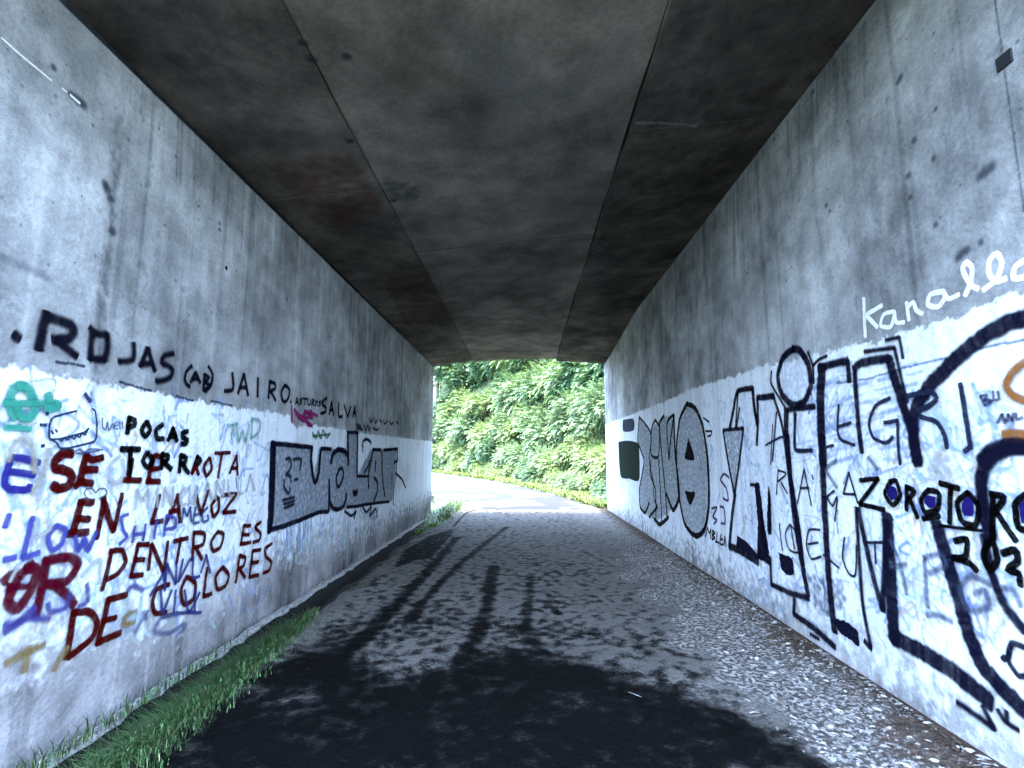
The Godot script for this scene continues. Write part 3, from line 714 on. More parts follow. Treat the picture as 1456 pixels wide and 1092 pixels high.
	word(p, 1, "graffiti_word", "thick black letters ZORETORO with blue hearts in the rounds", C, BLACK, 0.038, 0.005, [
		[[336, 146, 396, 140], [396, 140, 334, 224], [334, 224, 416, 242]], [[436, 150, 418, 190, 444, 226, 468, 196, 456, 148, 436, 150], ["fill", [434, 165, 426, 190, 442, 212, 458, 195, 452, 164], Color(0.012, 0.008, 0.10)]],
		[[490, 164, 490, 242], [490, 168, 516, 182, 494, 206], [500, 206, 526, 268]], [[562, 178, 538, 208, 550, 250, 592, 240, 596, 188, 562, 178], ["fill", [560, 192, 550, 212, 560, 234, 582, 230, 586, 200], Color(0.012, 0.008, 0.10)], [544, 272, 598, 264]],
		[[600, 155, 662, 172], [636, 166, 632, 286]], [[692, 186, 658, 218, 672, 280, 716, 292, 728, 232, 692, 186], ["fill", [692, 200, 672, 222, 682, 262, 708, 266, 714, 228], Color(0.012, 0.008, 0.10)]],
		[[776, 188, 774, 335], [768, 190, 812, 202, 784, 248], [786, 250, 852, 344]], [[890, 188, 850, 225, 860, 300, 890, 310], ["fill", [880, 205, 862, 230, 870, 285, 890, 290], Color(0.012, 0.008, 0.10)]], [[600, 294, 740, 312, 0.018]]])
	word(p, 1, "graffiti_word", "thick black numerals 203 under the black word", C, BLACK, 0.04, 0.006, [
		[[650, 346, 690, 340, 684, 396, 644, 400], [650, 402, 700, 420, 722, 442]], [[762, 350, 744, 390, 764, 438, 790, 410, 778, 350, 762, 350]], [[808, 386, 850, 374, 858, 410, 824, 440, 862, 452, 866, 490]]])
	word(p, 1, "graffiti_word", "thin navy letters LEGRI written across the tall letters", A, Color(0.014, 0.018, 0.04), 0.028, 0.006, [
		[[176, 840, 180, 1022], [180, 1022, 258, 1026]], [[392, 805, 386, 920, 402, 972, 470, 1000], [390, 910, 452, 890]], [[642, 770, 572, 808, 540, 888, 560, 962, 622, 990, 656, 960], [614, 890, 680, 880], [680, 880, 682, 1000, 692, 1092]],
		[[726, 762, 836, 740, 870, 768, 846, 802, 782, 832, 0.036], [788, 860, 870, 888, 908, 950, 920, 1012, 0.032]], [[986, 704, 1010, 850, 1036, 1012, 0.036], [1036, 1010, 1006, 1030, 0.03]],
		[[36, 1000, 110, 960, 130, 970, 0.024], [330, 1010, 366, 1000, 0.024], [70, 900, 60, 1092, 0.018]]])
	word(p, 1, "graffiti_word", "small dark handwriting BU ANU beside the arc", A, Color(0.02, 0.025, 0.06, 0.8), 0.016, 0.006, [
		[[1084, 760, 1106, 806], [1084, 760, 1116, 756, 1104, 782], [1104, 782, 1142, 784, 1108, 806]], [[1146, 738, 1150, 780, 1176, 774, 1168, 738]], [[1166, 892, 1190, 850], [1190, 850, 1206, 892]], [[1214, 882, 1220, 850], [1220, 850, 1240, 880], [1240, 880, 1244, 846]], [[1258, 845, 1262, 876, 1290, 866]]])
	word(p, 1, "graffiti_word", "dark thin letters written small between the long legs", C, Color(0.012, 0.015, 0.03), 0.02, 0.006, [
		[[66, 110, 60, 192], [66, 112, 92, 124, 66, 150], [76, 152, 96, 188]], [[152, 108, 130, 222], [152, 108, 176, 228], [138, 172, 168, 170]], [[178, 128, 182, 142]], [[70, 288, 80, 376]], [[106, 290, 90, 322, 102, 372, 132, 382, 132, 330, 106, 290], [108, 298, 120, 370]],
		[[204, 308, 168, 310, 160, 360, 176, 404, 208, 396], [164, 356, 198, 350]], [[252, 180, 230, 200, 246, 230, 262, 200, 254, 280]], [[284, 190, 322, 192], [300, 120, 282, 190], [300, 120, 330, 220]], [[286, 334, 280, 400, 300, 452, 322, 456, 326, 360]], [[216, 390, 268, 434]], [[360, 350, 415, 350], [386, 352, 390, 420]]])
	word(p, 1, "graffiti_word", "faded navy letters behind the black numerals", C, Color(0.05, 0.07, 0.13, 0.6), 0.03, 0.014, [
		[[438, 340, 470, 420, 492, 520], [440, 430, 492, 422]], [[550, 398, 562, 562], [550, 400, 604, 388, 622, 424, 566, 452], [558, 590, 600, 590, 642, 612]], [[768, 490, 704, 458, 668, 508, 700, 572, 764, 562, 752, 508, 716, 520]], [[810, 500, 850, 510, 870, 560]], [[260, 80, 226, 110, 262, 170]], [[366, 70, 396, 110]]])
	word(p, 1, "graffiti_tag", "navy ring and dot at the open end of the wall", C, NAVY, 0.03, 0.008, [[[890, 700, 842, 684, 830, 740, 864, 790, 890, 790]], [[814, 730, 817, 734, 0.045]]], "curve")
	word(p, 1, "graffiti_tag", "orange-brown sprayed hook and bar", A, BROWN, 0.04, 0.012, [[[1300, 596, 1245, 642, 1212, 708, 1244, 758, 1300, 782]], [[1200, 944, 1240, 940, 1300, 946]]], "curve")


# ------------------------------------------------------------------ ceiling
func ceiling_picture() -> Image:
	var w := 1024
	var h := 340
	var big := noise_bytes(w, h, 0.008, 101, 4)
	var mid := noise_bytes(w, h, 0.03, 102, 4)
	var fine := noise_bytes(w, h, 0.2, 103, 3)
	var im := Image.create(w, h, false, Image.FORMAT_RGBA8)
	for j in h:
		for i in w:
			var k := j * w + i
			var cx := -2.7 + 5.2 * j / h
			var strip := 0.33 if cx < -1.46 else (0.40 if cx < 0.96 else 0.28)
			var g := strip + 0.20 * (big[k] / 255.0 - 0.5) + 0.13 * (mid[k] / 255.0 - 0.5) + 0.06 * (fine[k] / 255.0 - 0.5)
			im.set_pixel(i, j, Color(g * 1.05, g * 0.99, g * 0.92))
	rng.seed = 31
	var pts := func(a: Array) -> PackedVector2Array:
		var out := PackedVector2Array()
		for p in pairs(a, 0, 0, 1):
			var q := on_ceiling(p.x, p.y)
			out.append(Vector2((ZN - q.y) / (ZN + 15.8) * w, (q.x + 2.7) / 5.2 * h))
		return out
	# rusty panels, dark patches and pale patches, traced
	splatter(im, pts.call([385, 235, 440, 222, 505, 222, 515, 250, 545, 290, 530, 305, 470, 325, 430, 300]), 5, Color(0.27, 0.12, 0.12, 0.12), 4.0)
	splatter(im, pts.call([545, 400, 610, 385, 645, 455, 575, 465]), 4, Color(0.25, 0.12, 0.12, 0.10), 3.0)
	splatter(im, pts.call([480, 330, 575, 335, 610, 385, 545, 400]), 5, Color(0.25, 0.18, 0.16, 0.10), 5.0)
	splatter(im, pts.call([960, 0, 1180, 0, 1080, 180, 905, 180]), 6, Color(0.17, 0.15, 0.16, 0.16), 5.0)
	splatter(im, pts.call([905, 180, 1080, 180, 960, 340, 850, 340]), 5, Color(0.18, 0.16, 0.14, 0.16), 5.0)
	splatter(im, pts.call([120, 0, 300, 0, 400, 200, 340, 230]), 6, Color(0.17, 0.18, 0.21, 0.14), 6.0)
	splatter(im, pts.call([550, 285, 620, 280, 860, 250, 870, 265, 830, 310, 600, 315]), 4, Color(0.38, 0.38, 0.35, 0.16), 4.0)
	splatter(im, pts.call([540, 250, 600, 265, 600, 285, 555, 282]), 4, Color(0.22, 0.25, 0.24, 0.3), 4.0)
	for s in [[630, 40, 760, 60, 780, 200, 700, 190], [900, 30, 780, 120, 850, 200, 880, 120]]:
		splatter(im, pts.call(s), 6, Color(0.37, 0.38, 0.40, 0.14), 6.0)
	splatter(im, pts.call([530, 60, 620, 50, 650, 110, 570, 130]), 6, Color(0.29, 0.28, 0.22, 0.12), 5.0)
	sweep(im, pts.call([600, 338, 680, 337, 760, 336, 835, 335]), 1, Color(0.45, 0.45, 0.42, 0.4))
	sweep(im, pts.call([905, 172, 950, 173, 990, 176]), 1, Color(0.5, 0.5, 0.48, 0.4))
	sweep(im, pts.call([740, 362, 755, 365, 765, 368]), 3, Color(0.42, 0.40, 0.38, 0.3))
	for s in [[498, 200], [430, 60], [445, 85], [495, 80], [560, 285]]:
		dab(im, pts.call(s)[0], brush(3, Color(0.08, 0.08, 0.09, 0.6), 0.2))
	for n in 160:
		var p := Vector2(rng.randf_range(0, w), rng.randf_range(0, h))
		dab(im, p, brush(2 + rng.randi() % 5, Color(0.12, 0.12, 0.12, 0.14) if n % 2 else Color(0.42, 0.42, 0.40, 0.10), 0.1))
	im.convert(Image.FORMAT_RGB8)
	return im

func make_ceiling() -> void:
	var c := thing("tunnel_ceiling", Vector3(0, 4.3, -7), "dark stained concrete soffit panels bridging the two graffitied walls", "ceiling")
	c.set_meta("kind", "thing")
	var m := StandardMaterial3D.new()
	m.albedo_texture = ImageTexture.create_from_image(ceiling_picture())
	m.roughness = 1.0
	m.metallic_specular = 0.12
	m.heightmap_enabled = true
	m.heightmap_texture = height_picture(1024, 512, 0.07, 55)
	m.heightmap_scale = 0.7
	grain(m, Vector3(15.1, 5.2, 1) * 0.8)
	var plain := StandardMaterial3D.new()
	plain.albedo_color = Color(0.30, 0.30, 0.31); plain.roughness = 0.95
	var cols := [[-XL - 0.06, -1.464, [ZN, -5.1, -6.8, -11.2, -15.0]], [-1.456, 0.952, [ZN, -3.9, -6.8, -11.2, -15.3]], [0.968, XR + 0.06, [ZN, -4.5, -6.8, -11.2, -15.6]]]
	var drop := [[0.0, 0.008, -0.004, 0.003], [0.004, 0.0, 0.006, 0.0], [0.018, 0.022, 0.016, 0.014]]
	for ci in 3:
		var x0: float = cols[ci][0]
		var x1: float = cols[ci][1]
		var zs: Array = cols[ci][2]
		for r in zs.size() - 1:
			var za: float = zs[r] - (0.003 if r else 0.0)
			var zb: float = zs[r + 1] + 0.003
			if r == zs.size() - 2: zb = lerpf(ZL, ZR, 0.5 * ci)
			var a := Acc.new()
			var nx := 12
			var nz := maxi(2, int((za - zb) / 0.4))
			var hh := func(i: int, j: int) -> Vector3:
				var x := lerpf(x0, x1, float(i) / nx)
				var z := lerpf(za, zb, float(j) / nz)
				if (i == 0 or i == nx) and absf(x) < 2.0: x += 0.009 * sin(z * 9.0 + ci) * sin(z * 3.1) + 0.004 * sin(z * 27.0 + ci * 2.0)
				return Vector3(x, ceil_y(x, z) - drop[ci][r] - 4.3, z + 7.0)
			for j in nz:
				for i in nx:
					var ps := [hh.call(i, j), hh.call(i + 1, j), hh.call(i + 1, j + 1), hh.call(i, j + 1)]
					var us := []
					for p in ps: us.append(Vector2((ZN - (p.z - 7.0)) / (ZN + 15.8), (p.x + 2.7) / 5.2))
					var nn: Vector3 = (ps[1] - ps[0]).cross(ps[3] - ps[0]).normalized()
					if nn.y > 0: nn = -nn
					a.quad(ps[0], ps[1], ps[2], ps[3], nn, us)
			var upv := Vector3(0, 0.12, 0)
			for j in nz:
				for e in [[0, -1.0], [nx, 1.0]]:
					var p: Vector3 = hh.call(e[0], j)
					var q: Vector3 = hh.call(e[0], j + 1)
					a.quad(p, q, q + upv, p + upv, Vector3(e[1], 0, 0), [Vector2(0.1, 0.1), Vector2(0.11, 0.1), Vector2(0.11, 0.11), Vector2(0.1, 0.11)])
			for i in nx:
				for e in [[0, 1.0], [nz, -1.0]]:
					var p: Vector3 = hh.call(i, e[0])
					var q: Vector3 = hh.call(i + 1, e[0])
					a.quad(p, q, q + upv, p + upv, Vector3(0, 0, e[1]), [Vector2(0.1, 0.1), Vector2(0.11, 0.1), Vector2(0.11, 0.11), Vector2(0.1, 0.11)])
			obj("soffit_panel", a.mesh(), m, c)
	# the deck above
	var d := Acc.new()
	d.box(Vector3(-XL - 0.9, 0.45, ZR + 7.0), Vector3(XR + 0.9, 1.5, ZN + 7.0))
	obj("deck", d.mesh(), plain, c)

# ------------------------------------------------------------------ ground
const FX0 := -2.15
const FX1 := 2.42
const FZ0 := 1.2
const FZ1 := -16.2
const FW := 2048
const FH := 556
func fpix(a: Array, ox := 0.0, oy := 0.0, s := 1.0) -> PackedVector2Array:
	var out := PackedVector2Array()
	for p in pairs(a, ox, oy, s):
		var q := on_floor(p.x, p.y)
		out.append(Vector2((FZ0 - q.y) / (FZ0 - FZ1) * FW, (q.x - FX0) / (FX1 - FX0) * FH))
	return out

func floor_picture() -> Image:
	rng.seed = 77
	var dark_mask := Image.create(FW, FH, false, Image.FORMAT_RGBA8)
	dark_mask.fill(Color(0.22, 0.22, 0.22))
	# the near-black foreground, its islands, the wheel tracks and the dark patch by the gutter, traced
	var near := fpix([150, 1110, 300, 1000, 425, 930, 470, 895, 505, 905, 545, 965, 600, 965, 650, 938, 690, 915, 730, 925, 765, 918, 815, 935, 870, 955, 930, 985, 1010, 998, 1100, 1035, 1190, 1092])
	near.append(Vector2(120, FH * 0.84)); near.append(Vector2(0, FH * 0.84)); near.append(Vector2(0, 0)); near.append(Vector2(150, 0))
	splatter(dark_mask, near, 24, Color(1, 1, 1, 0.22), 8.0)
	splatter(dark_mask, fpix([440, 915, 560, 800, 690, 765, 800, 790, 930, 860, 1010, 960, 1000, 998, 870, 955, 730, 925, 560, 965]), 14, Color(0.46, 0.46, 0.46, 0.16), 9.0)
	splatter(dark_mask, fpix([470, 900, 560, 850, 640, 860, 700, 880, 760, 880, 900, 900, 1000, 940, 1010, 998, 870, 955, 730, 925, 560, 965]), 16, Color(0.58, 0.58, 0.58, 0.2), 9.0)
	splatter(dark_mask, fpix([355, 985, 400, 966, 452, 985, 440, 1004, 380, 1008]), 9, Color(0.42, 0.42, 0.42, 0.3), 7.0)
	splatter(dark_mask, fpix([800, 985, 850, 980, 860, 1010, 820, 1020]), 8, Color(0.5, 0.5, 0.5, 0.3), 6.0)
	dark_mask.resize(FW / 30, FH / 30, Image.INTERPOLATE_LANCZOS)
	dark_mask.resize(FW, FH, Image.INTERPOLATE_CUBIC)
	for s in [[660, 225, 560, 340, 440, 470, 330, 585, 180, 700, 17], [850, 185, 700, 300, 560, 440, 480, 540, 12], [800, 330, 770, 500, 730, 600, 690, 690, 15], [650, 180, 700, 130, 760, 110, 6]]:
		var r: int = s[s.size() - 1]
		sweep(dark_mask, fpix(s.slice(0, s.size() - 1), 400, 680, 2.65), r, Color(0.98, 0.98, 0.98, 0.45), 0.1)
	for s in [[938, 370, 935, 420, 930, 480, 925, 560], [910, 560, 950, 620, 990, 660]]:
		sweep(dark_mask, fpix(s, 400, 680, 2.65), 12, Color(1, 1, 1, 0.28), 0.1)
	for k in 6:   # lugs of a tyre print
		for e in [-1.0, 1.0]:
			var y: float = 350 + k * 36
			sweep(dark_mask, fpix([1016 + e * 22 - k * 3 + rng.randf_range(-8, 8), y, 1034 + e * 22 - k * 3, y + 8 + rng.randf_range(0, 12)], 400, 680, 2.65), 6 + rng.randi() % 4, Color(0.9, 0.9, 0.9, 0.28), 0.1)
	splatter(dark_mask, fpix([420, 340, 470, 270, 560, 220, 650, 190, 640, 215, 560, 300, 500, 310], 400, 680, 2.65), 9, Color(1, 1, 1, 0.45), 6.0)
	var wd := dark_mask.get_data()
	var big := noise_bytes(FW, FH, 0.012, 201, 4)
	var mid := noise_bytes(FW, FH, 0.05, 202, 4)
	var fine := noise_bytes(FW, FH, 0.35, 203, 2)
	var litter := noise_bytes(FW, FH, 0.16, 204, 3)
	var data := PackedByteArray()
	data.resize(FW * FH * 3)
	for j in FH:
		var x := FX0 + (FX1 - FX0) * j / FH
		for i in FW:
			var z := FZ0 + (FZ1 - FZ0) * i / FW
			var k := j * FW + i
			var b := big[k] / 255.0
			var m := mid[k] / 255.0
			var f := fine[k] / 255.0
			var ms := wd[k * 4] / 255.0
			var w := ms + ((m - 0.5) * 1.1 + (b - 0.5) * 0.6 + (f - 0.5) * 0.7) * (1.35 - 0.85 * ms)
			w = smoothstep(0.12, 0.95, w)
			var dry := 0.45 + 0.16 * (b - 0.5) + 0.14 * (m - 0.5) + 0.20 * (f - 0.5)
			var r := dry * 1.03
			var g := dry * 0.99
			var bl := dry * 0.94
			# silt and broken leaves along the right-hand wall
			var l := litter[k] / 255.0
			var strip := smoothstep(1.25, 1.65, x + (b - 0.5) * 0.9) * (0.8 if z > -9.0 else 0.35)
			if strip > 0.0:
				var s := 0.30 + 0.62 * smoothstep(0.42, 0.62, l) * (0.6 + 0.4 * m) + 0.14 * (f - 0.5)
				w *= 1.0 - strip
				r = lerpf(r, s, strip); g = lerpf(g, s * 0.955, strip); bl = lerpf(bl, s * 0.92, strip)
			var t := 0.018 + 0.03 * (f - 0.5) + 0.04 * b * m  # near-black tone that the mask lays over the asphalt
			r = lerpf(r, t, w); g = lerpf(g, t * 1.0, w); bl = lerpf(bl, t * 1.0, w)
			# soil and moss at the edges
			var soil := smoothstep(2.08, 2.34, x + (m - 0.5) * 0.4)
			r = lerpf(r, 0.24 + 0.10 * f, soil); g = lerpf(g, 0.20 + 0.08 * f, soil); bl = lerpf(bl, 0.17 + 0.07 * f, soil)
			var moss := smoothstep(-2.0, -2.16, x + (m - 0.5) * 0.5) * smoothstep(0.4, 0.6, b)
			r = lerpf(r, 0.20, moss * 0.7); g = lerpf(g, 0.27, moss * 0.7); bl = lerpf(bl, 0.12, moss * 0.7)
			k *= 3
			data[k] = int(clampf(r, 0.008, 1.0) * 255.0)
			data[k + 1] = int(clampf(g, 0.008, 1.0) * 255.0)
			data[k + 2] = int(clampf(bl, 0.008, 1.0) * 255.0)
	return Image.create_from_data(FW, FH, false, Image.FORMAT_RGB8, data)

func floor_y(x: float, z: float) -> float:
	var y := 0.012 * sin(x * 1.7 + z * 0.8) * sin(z * 0.53 + 1.0) * smoothstep(-16.0, -13.5, z)
	y += 0.07 * smoothstep(2.0, 2.42, x)
	y -= 0.02 * smoothstep(-1.95, -2.19, x)
	return y

func make_floor() -> void:
	var m := StandardMaterial3D.new()
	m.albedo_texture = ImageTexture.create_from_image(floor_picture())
	m.roughness = 0.95
	m.metallic_specular = 0.15
	m.heightmap_enabled = true
	m.heightmap_texture = height_picture(2048, 512, 0.22, 91)
	m.heightmap_scale = 1.1
	grain(m, Vector3(17.4, 4.6, 1) * 1.1)
	var a := Acc.new()
	var nx := 26
	var nz := 110
	for j in nz + 1:
		for i in nx + 1:
			var x := lerpf(FX0, FX1, float(i) / nx)
			var z := lerpf(FZ0, FZ1, float(j) / nz)
			var xx := x
			if i == 0: xx += 0.02 * sin(z * 5.0) + 0.015 * sin(z * 13.0)
			var n := Vector3(floor_y(x - 0.02, z) - floor_y(x + 0.02, z), 0.04, floor_y(x, z - 0.02) - floor_y(x, z + 0.02)).normalized()
			a.vert(Vector3(xx, floor_y(x, z), z), n, Color.WHITE, Vector2(float(j) / nz, float(i) / nx))
	for j in nz:
		for i in nx:
			var k := j * (nx + 1) + i
			a.tri(k, k + 1, k + nx + 2)
			a.tri(k, k + nx + 2, k + nx + 1)
	for j in nz:   # the broken edge down into the gutter
		var p := a.v[j * (nx + 1)]
		var q := a.v[(j + 1) * (nx + 1)]
		a.quad(p, q, q + Vector3(-0.03, -0.3, 0), p + Vector3(-0.03, -0.3, 0), Vector3(-1, 0, 0), [Vector2(0.02, 0.2), Vector2(0.03, 0.2), Vector2(0.03, 0.25), Vector2(0.02, 0.25)])
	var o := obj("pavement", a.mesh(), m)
	o.set_meta("kind", "structure")
	tag(o, "dark asphalt track with wheel marks running through the underpass", "")

# ------------------------------------------------------------------ outside, plants, litter
func plain_mat(c: Color, rough := 0.9) -> StandardMaterial3D:   # c is a linear base colour
	var m := StandardMaterial3D.new()
	m.albedo_color = c.linear_to_srgb(); m.roughness = rough
	return m

func leaf_mat() -> StandardMaterial3D:
	var m := StandardMaterial3D.new()
	m.vertex_color_use_as_albedo = true
	m.roughness = 0.38
	m.backlight_enabled = true
	m.backlight = Color(0.55, 0.62, 0.4)
	return m

var leaf_m: StandardMaterial3D
var bark_m: StandardMaterial3D

func road_edge(z: float) -> float:      # right-hand edge of the track beyond the exit
	var d := -z - 15.0
	if d < 0.0: return XR
	return 2.75 - 0.13 * d - 0.005 * d * d

func hill_y(x: float, z: float) -> float:
	var d := x - road_edge(z)
	if z > -15.0: return -0.06
	var rise := clampf((d - 0.8) / 11.0, 0.0, 1.0)
	var y := -0.06 + 12.0 * rise * rise * (3.0 - 2.0 * rise) + clampf(d - 0.6, 0.0, 3.0) * 0.25
	return y + 0.15 * sin(x * 1.3 + z) * clampf(d, 0.0, 1.0)

func grass_blade(a: Acc, p: Vector3, h: float, w: float, col: Color) -> void:
	var ang := rng.randf() * TAU
	var d := Vector3(cos(ang), 0, sin(ang))
	var s := Vector3(-d.z, 0, d.x)
	var bend := rng.randf_range(0.2, 0.9) * h
	var n := (Vector3.UP * 0.7 + d * 0.5).normalized()
	var k := a.v.size()
	for i in 3:
		var t := i / 3.0
		var c := p + Vector3.UP * h * (t - 0.25 * t * t) + d * bend * t * t
		a.vert(c - s * w * (1.0 - t * 0.6), n, col); a.vert(c + s * w * (1.0 - t * 0.6), n, col)
	a.vert(p + Vector3.UP * h * 0.72 + d * bend, n, col)
	a.tri(k, k + 1, k + 2); a.tri(k + 1, k + 3, k + 2); a.tri(k + 2, k + 3, k + 4); a.tri(k + 3, k + 5, k + 4); a.tri(k + 4, k + 5, k + 6)

func leaf(a: Acc, p: Vector3, dir: Vector3, up: Vector3, l: float, w: float, col: Color) -> void:
	var s := dir.cross(up).normalized()
	var n := s.cross(dir).normalized()
	if n.y < 0: n = -n
	var k := a.v.size()
	var c2 := Color(col.r * 0.92, col.g * 0.92, col.b * 0.92)
	a.vert(p, n, col)
	a.vert(p + dir * l * 0.45 + s * w - n * w * 0.25, (n + s * 0.3).normalized(), col)
	a.vert(p + dir * l * 0.45 - s * w - n * w * 0.25, (n - s * 0.3).normalized(), c2)
	a.vert(p + dir * l * 0.5, n, col)
	a.vert(p + dir * l - Vector3.UP * l * 0.12, n, c2)
	a.tri(k, k + 1, k + 3); a.tri(k, k + 3, k + 2); a.tri(k + 1, k + 4, k + 3); a.tri(k + 2, k + 3, k + 4)

func tube(a: Acc, p: Vector3, q: Vector3, r0: float, r1: float, sides := 6) -> void:
	var d := (q - p).normalized()
	var s := d.cross(Vector3(0.3, 0.1, 1.0)).normalized()
	var t := d.cross(s)
	var k := a.v.size()
	for i in sides:
		var an := TAU * i / sides
		var n := s * cos(an) + t * sin(an)
		a.vert(p + n * r0, n); a.vert(q + n * r1, n)
	for i in sides:
		var j := (i + 1) % sides
		a.tri(k + i * 2, k + i * 2 + 1, k + j * 2); a.tri(k + j * 2, k + i * 2 + 1, k + j * 2 + 1)

func greens(kind: int) -> Color:
	var v := rng.randf_range(0.6, 1.3)
	if kind == 0: return Color(0.135 * v, 0.21 * v, 0.105 * v)
	if kind == 1: return Color(0.16 * v, 0.225 * v, 0.085 * v)
	return Color(0.07 * v, 0.14 * v, 0.07 * v)

func make_shrub(kind: int, called: String, r: float, h: float, sprays: int, trunk := 0.0) -> Array:
	# arching sprays that carry leaves in two rows, spread unevenly through the crown
	var a := Acc.new()
	var st := Acc.new()
	var hub := Vector3(0, trunk + h * 0.25, 0)
	if trunk > 0.0:
		var p := Vector3.ZERO
		for k in 4:
			var q := p + Vector3(rng.randf_range(-0.15, 0.15), (trunk + h * 0.5) / 4.0, rng.randf_range(-0.15, 0.15))
			tube(st, p, q, 0.17 - k * 0.03, 0.14 - k * 0.03, 8)
			p = q
	else:
		for k in 5:
			tube(st, Vector3(0, -0.3, 0), Vector3(rng.randf_range(-0.5, 0.5) * r, h * 0.5, rng.randf_range(-0.5, 0.5) * r), 0.035, 0.015, 5)
	var clumps := []
	for k in 9:
		var dv := Vector3(rng.randf_range(-1, 1), rng.randf_range(-0.15, 1), rng.randf_range(-1, 1)).normalized()
		clumps.append(hub + Vector3(dv.x * r * 0.62, trunk * 0.1 + dv.y * h * 0.52, dv.z * r * 0.62))
		if trunk > 0.0: tube(st, hub, clumps[k], 0.06, 0.02, 5)
	for s in sprays:
		var c: Vector3 = clumps[rng.randi() % clumps.size()]
		var dv := Vector3(rng.randfn(), rng.randfn() * 0.8 + 0.25, rng.randfn()).normalized()
		var cr := 0.42 * minf(r, h)
		var p := c + dv * cr * rng.randf_range(0.2, 1.0)
		var out := (dv + Vector3(0, 0.1, 0) + (p - hub).normalized() * 0.6).normalized()
		var col := greens(kind)
		if rng.randf() < 0.12: col = greens(1)
		var steps := 4 + rng.randi() % 3
		var ll := rng.randf_range(0.085, 0.16) * (1.15 if kind == 2 else 1.0)
		for k in steps:
			p += out * 0.062
			out = (out + Vector3(0, -0.17, 0)).normalized()
			var sd := out.cross(Vector3.UP).normalized()
			for e in [-1.0, 1.0]:
				var ld: Vector3 = (out * 0.7 + sd * e * 0.8 + Vector3(0, rng.randf_range(-0.35, 0.1), 0)).normalized()
				leaf(a, p, ld, (Vector3.UP + out * 0.2).normalized(), ll * rng.randf_range(0.8, 1.2), ll * 0.2, col)
	return [called, a.mesh(), st.mesh()]

func plant(v: Array, at: Vector3, turn: float, sc: float, label: String, category: String, group: String) -> void:
	var o := thing(v[0], at, label, category, group)
	o.rotation.y = turn
	o.scale = Vector3.ONE * sc
	obj("trunk" if category == "tree" else "stem", v[2], bark_m, o)
	obj("crown" if category == "tree" else "foliage", v[1], leaf_m, o)

func sheet(nx: int, nz: int, f: Callable, uvs := 0.2) -> ArrayMesh:
	var a := Acc.new()
	for j in nz + 1:
		for i in nx + 1:
			var p: Vector3 = f.call(float(i) / nx, float(j) / nz)
			var dx: Vector3 = f.call(float(i) / nx + 0.002, float(j) / nz) - p
			var dz: Vector3 = f.call(float(i) / nx, float(j) / nz + 0.002) - p
			var n := dx.cross(dz).normalized()
			if n.y < 0: n = -n
			a.vert(p, n, Color.WHITE, Vector2(p.x, p.z) * uvs)
	for j in nz:
		for i in nx:
			var k := j * (nx + 1) + i
			a.tri(k, k + 1, k + nx + 2); a.tri(k, k + nx + 2, k + nx + 1)
	return a.mesh()

func noise_mat(lo: Color, hi: Color, freq: float, sd: int, scale: float, rough := 0.95, e0 := 0.25, e1 := 0.75) -> StandardMaterial3D:
	var n := FastNoiseLite.new()
	n.seed = sd; n.frequency = freq; n.fractal_octaves = 5
	var g := n.get_seamless_image(512, 512, false, false, 0.1, true)
	var im := Image.create(512, 512, false, Image.FORMAT_RGB8)
	for y in 512:
		for x in 512:
			im.set_pixel(x, y, lo.lerp(hi, smoothstep(e0, e1, g.get_pixel(x, y).r)).linear_to_srgb())
	var m := StandardMaterial3D.new()
	m.albedo_texture = ImageTexture.create_from_image(im)
	m.uv1_triplanar = true; m.uv1_world_triplanar = true
	m.uv1_scale = Vector3.ONE * scale
	m.roughness = rough
	return m

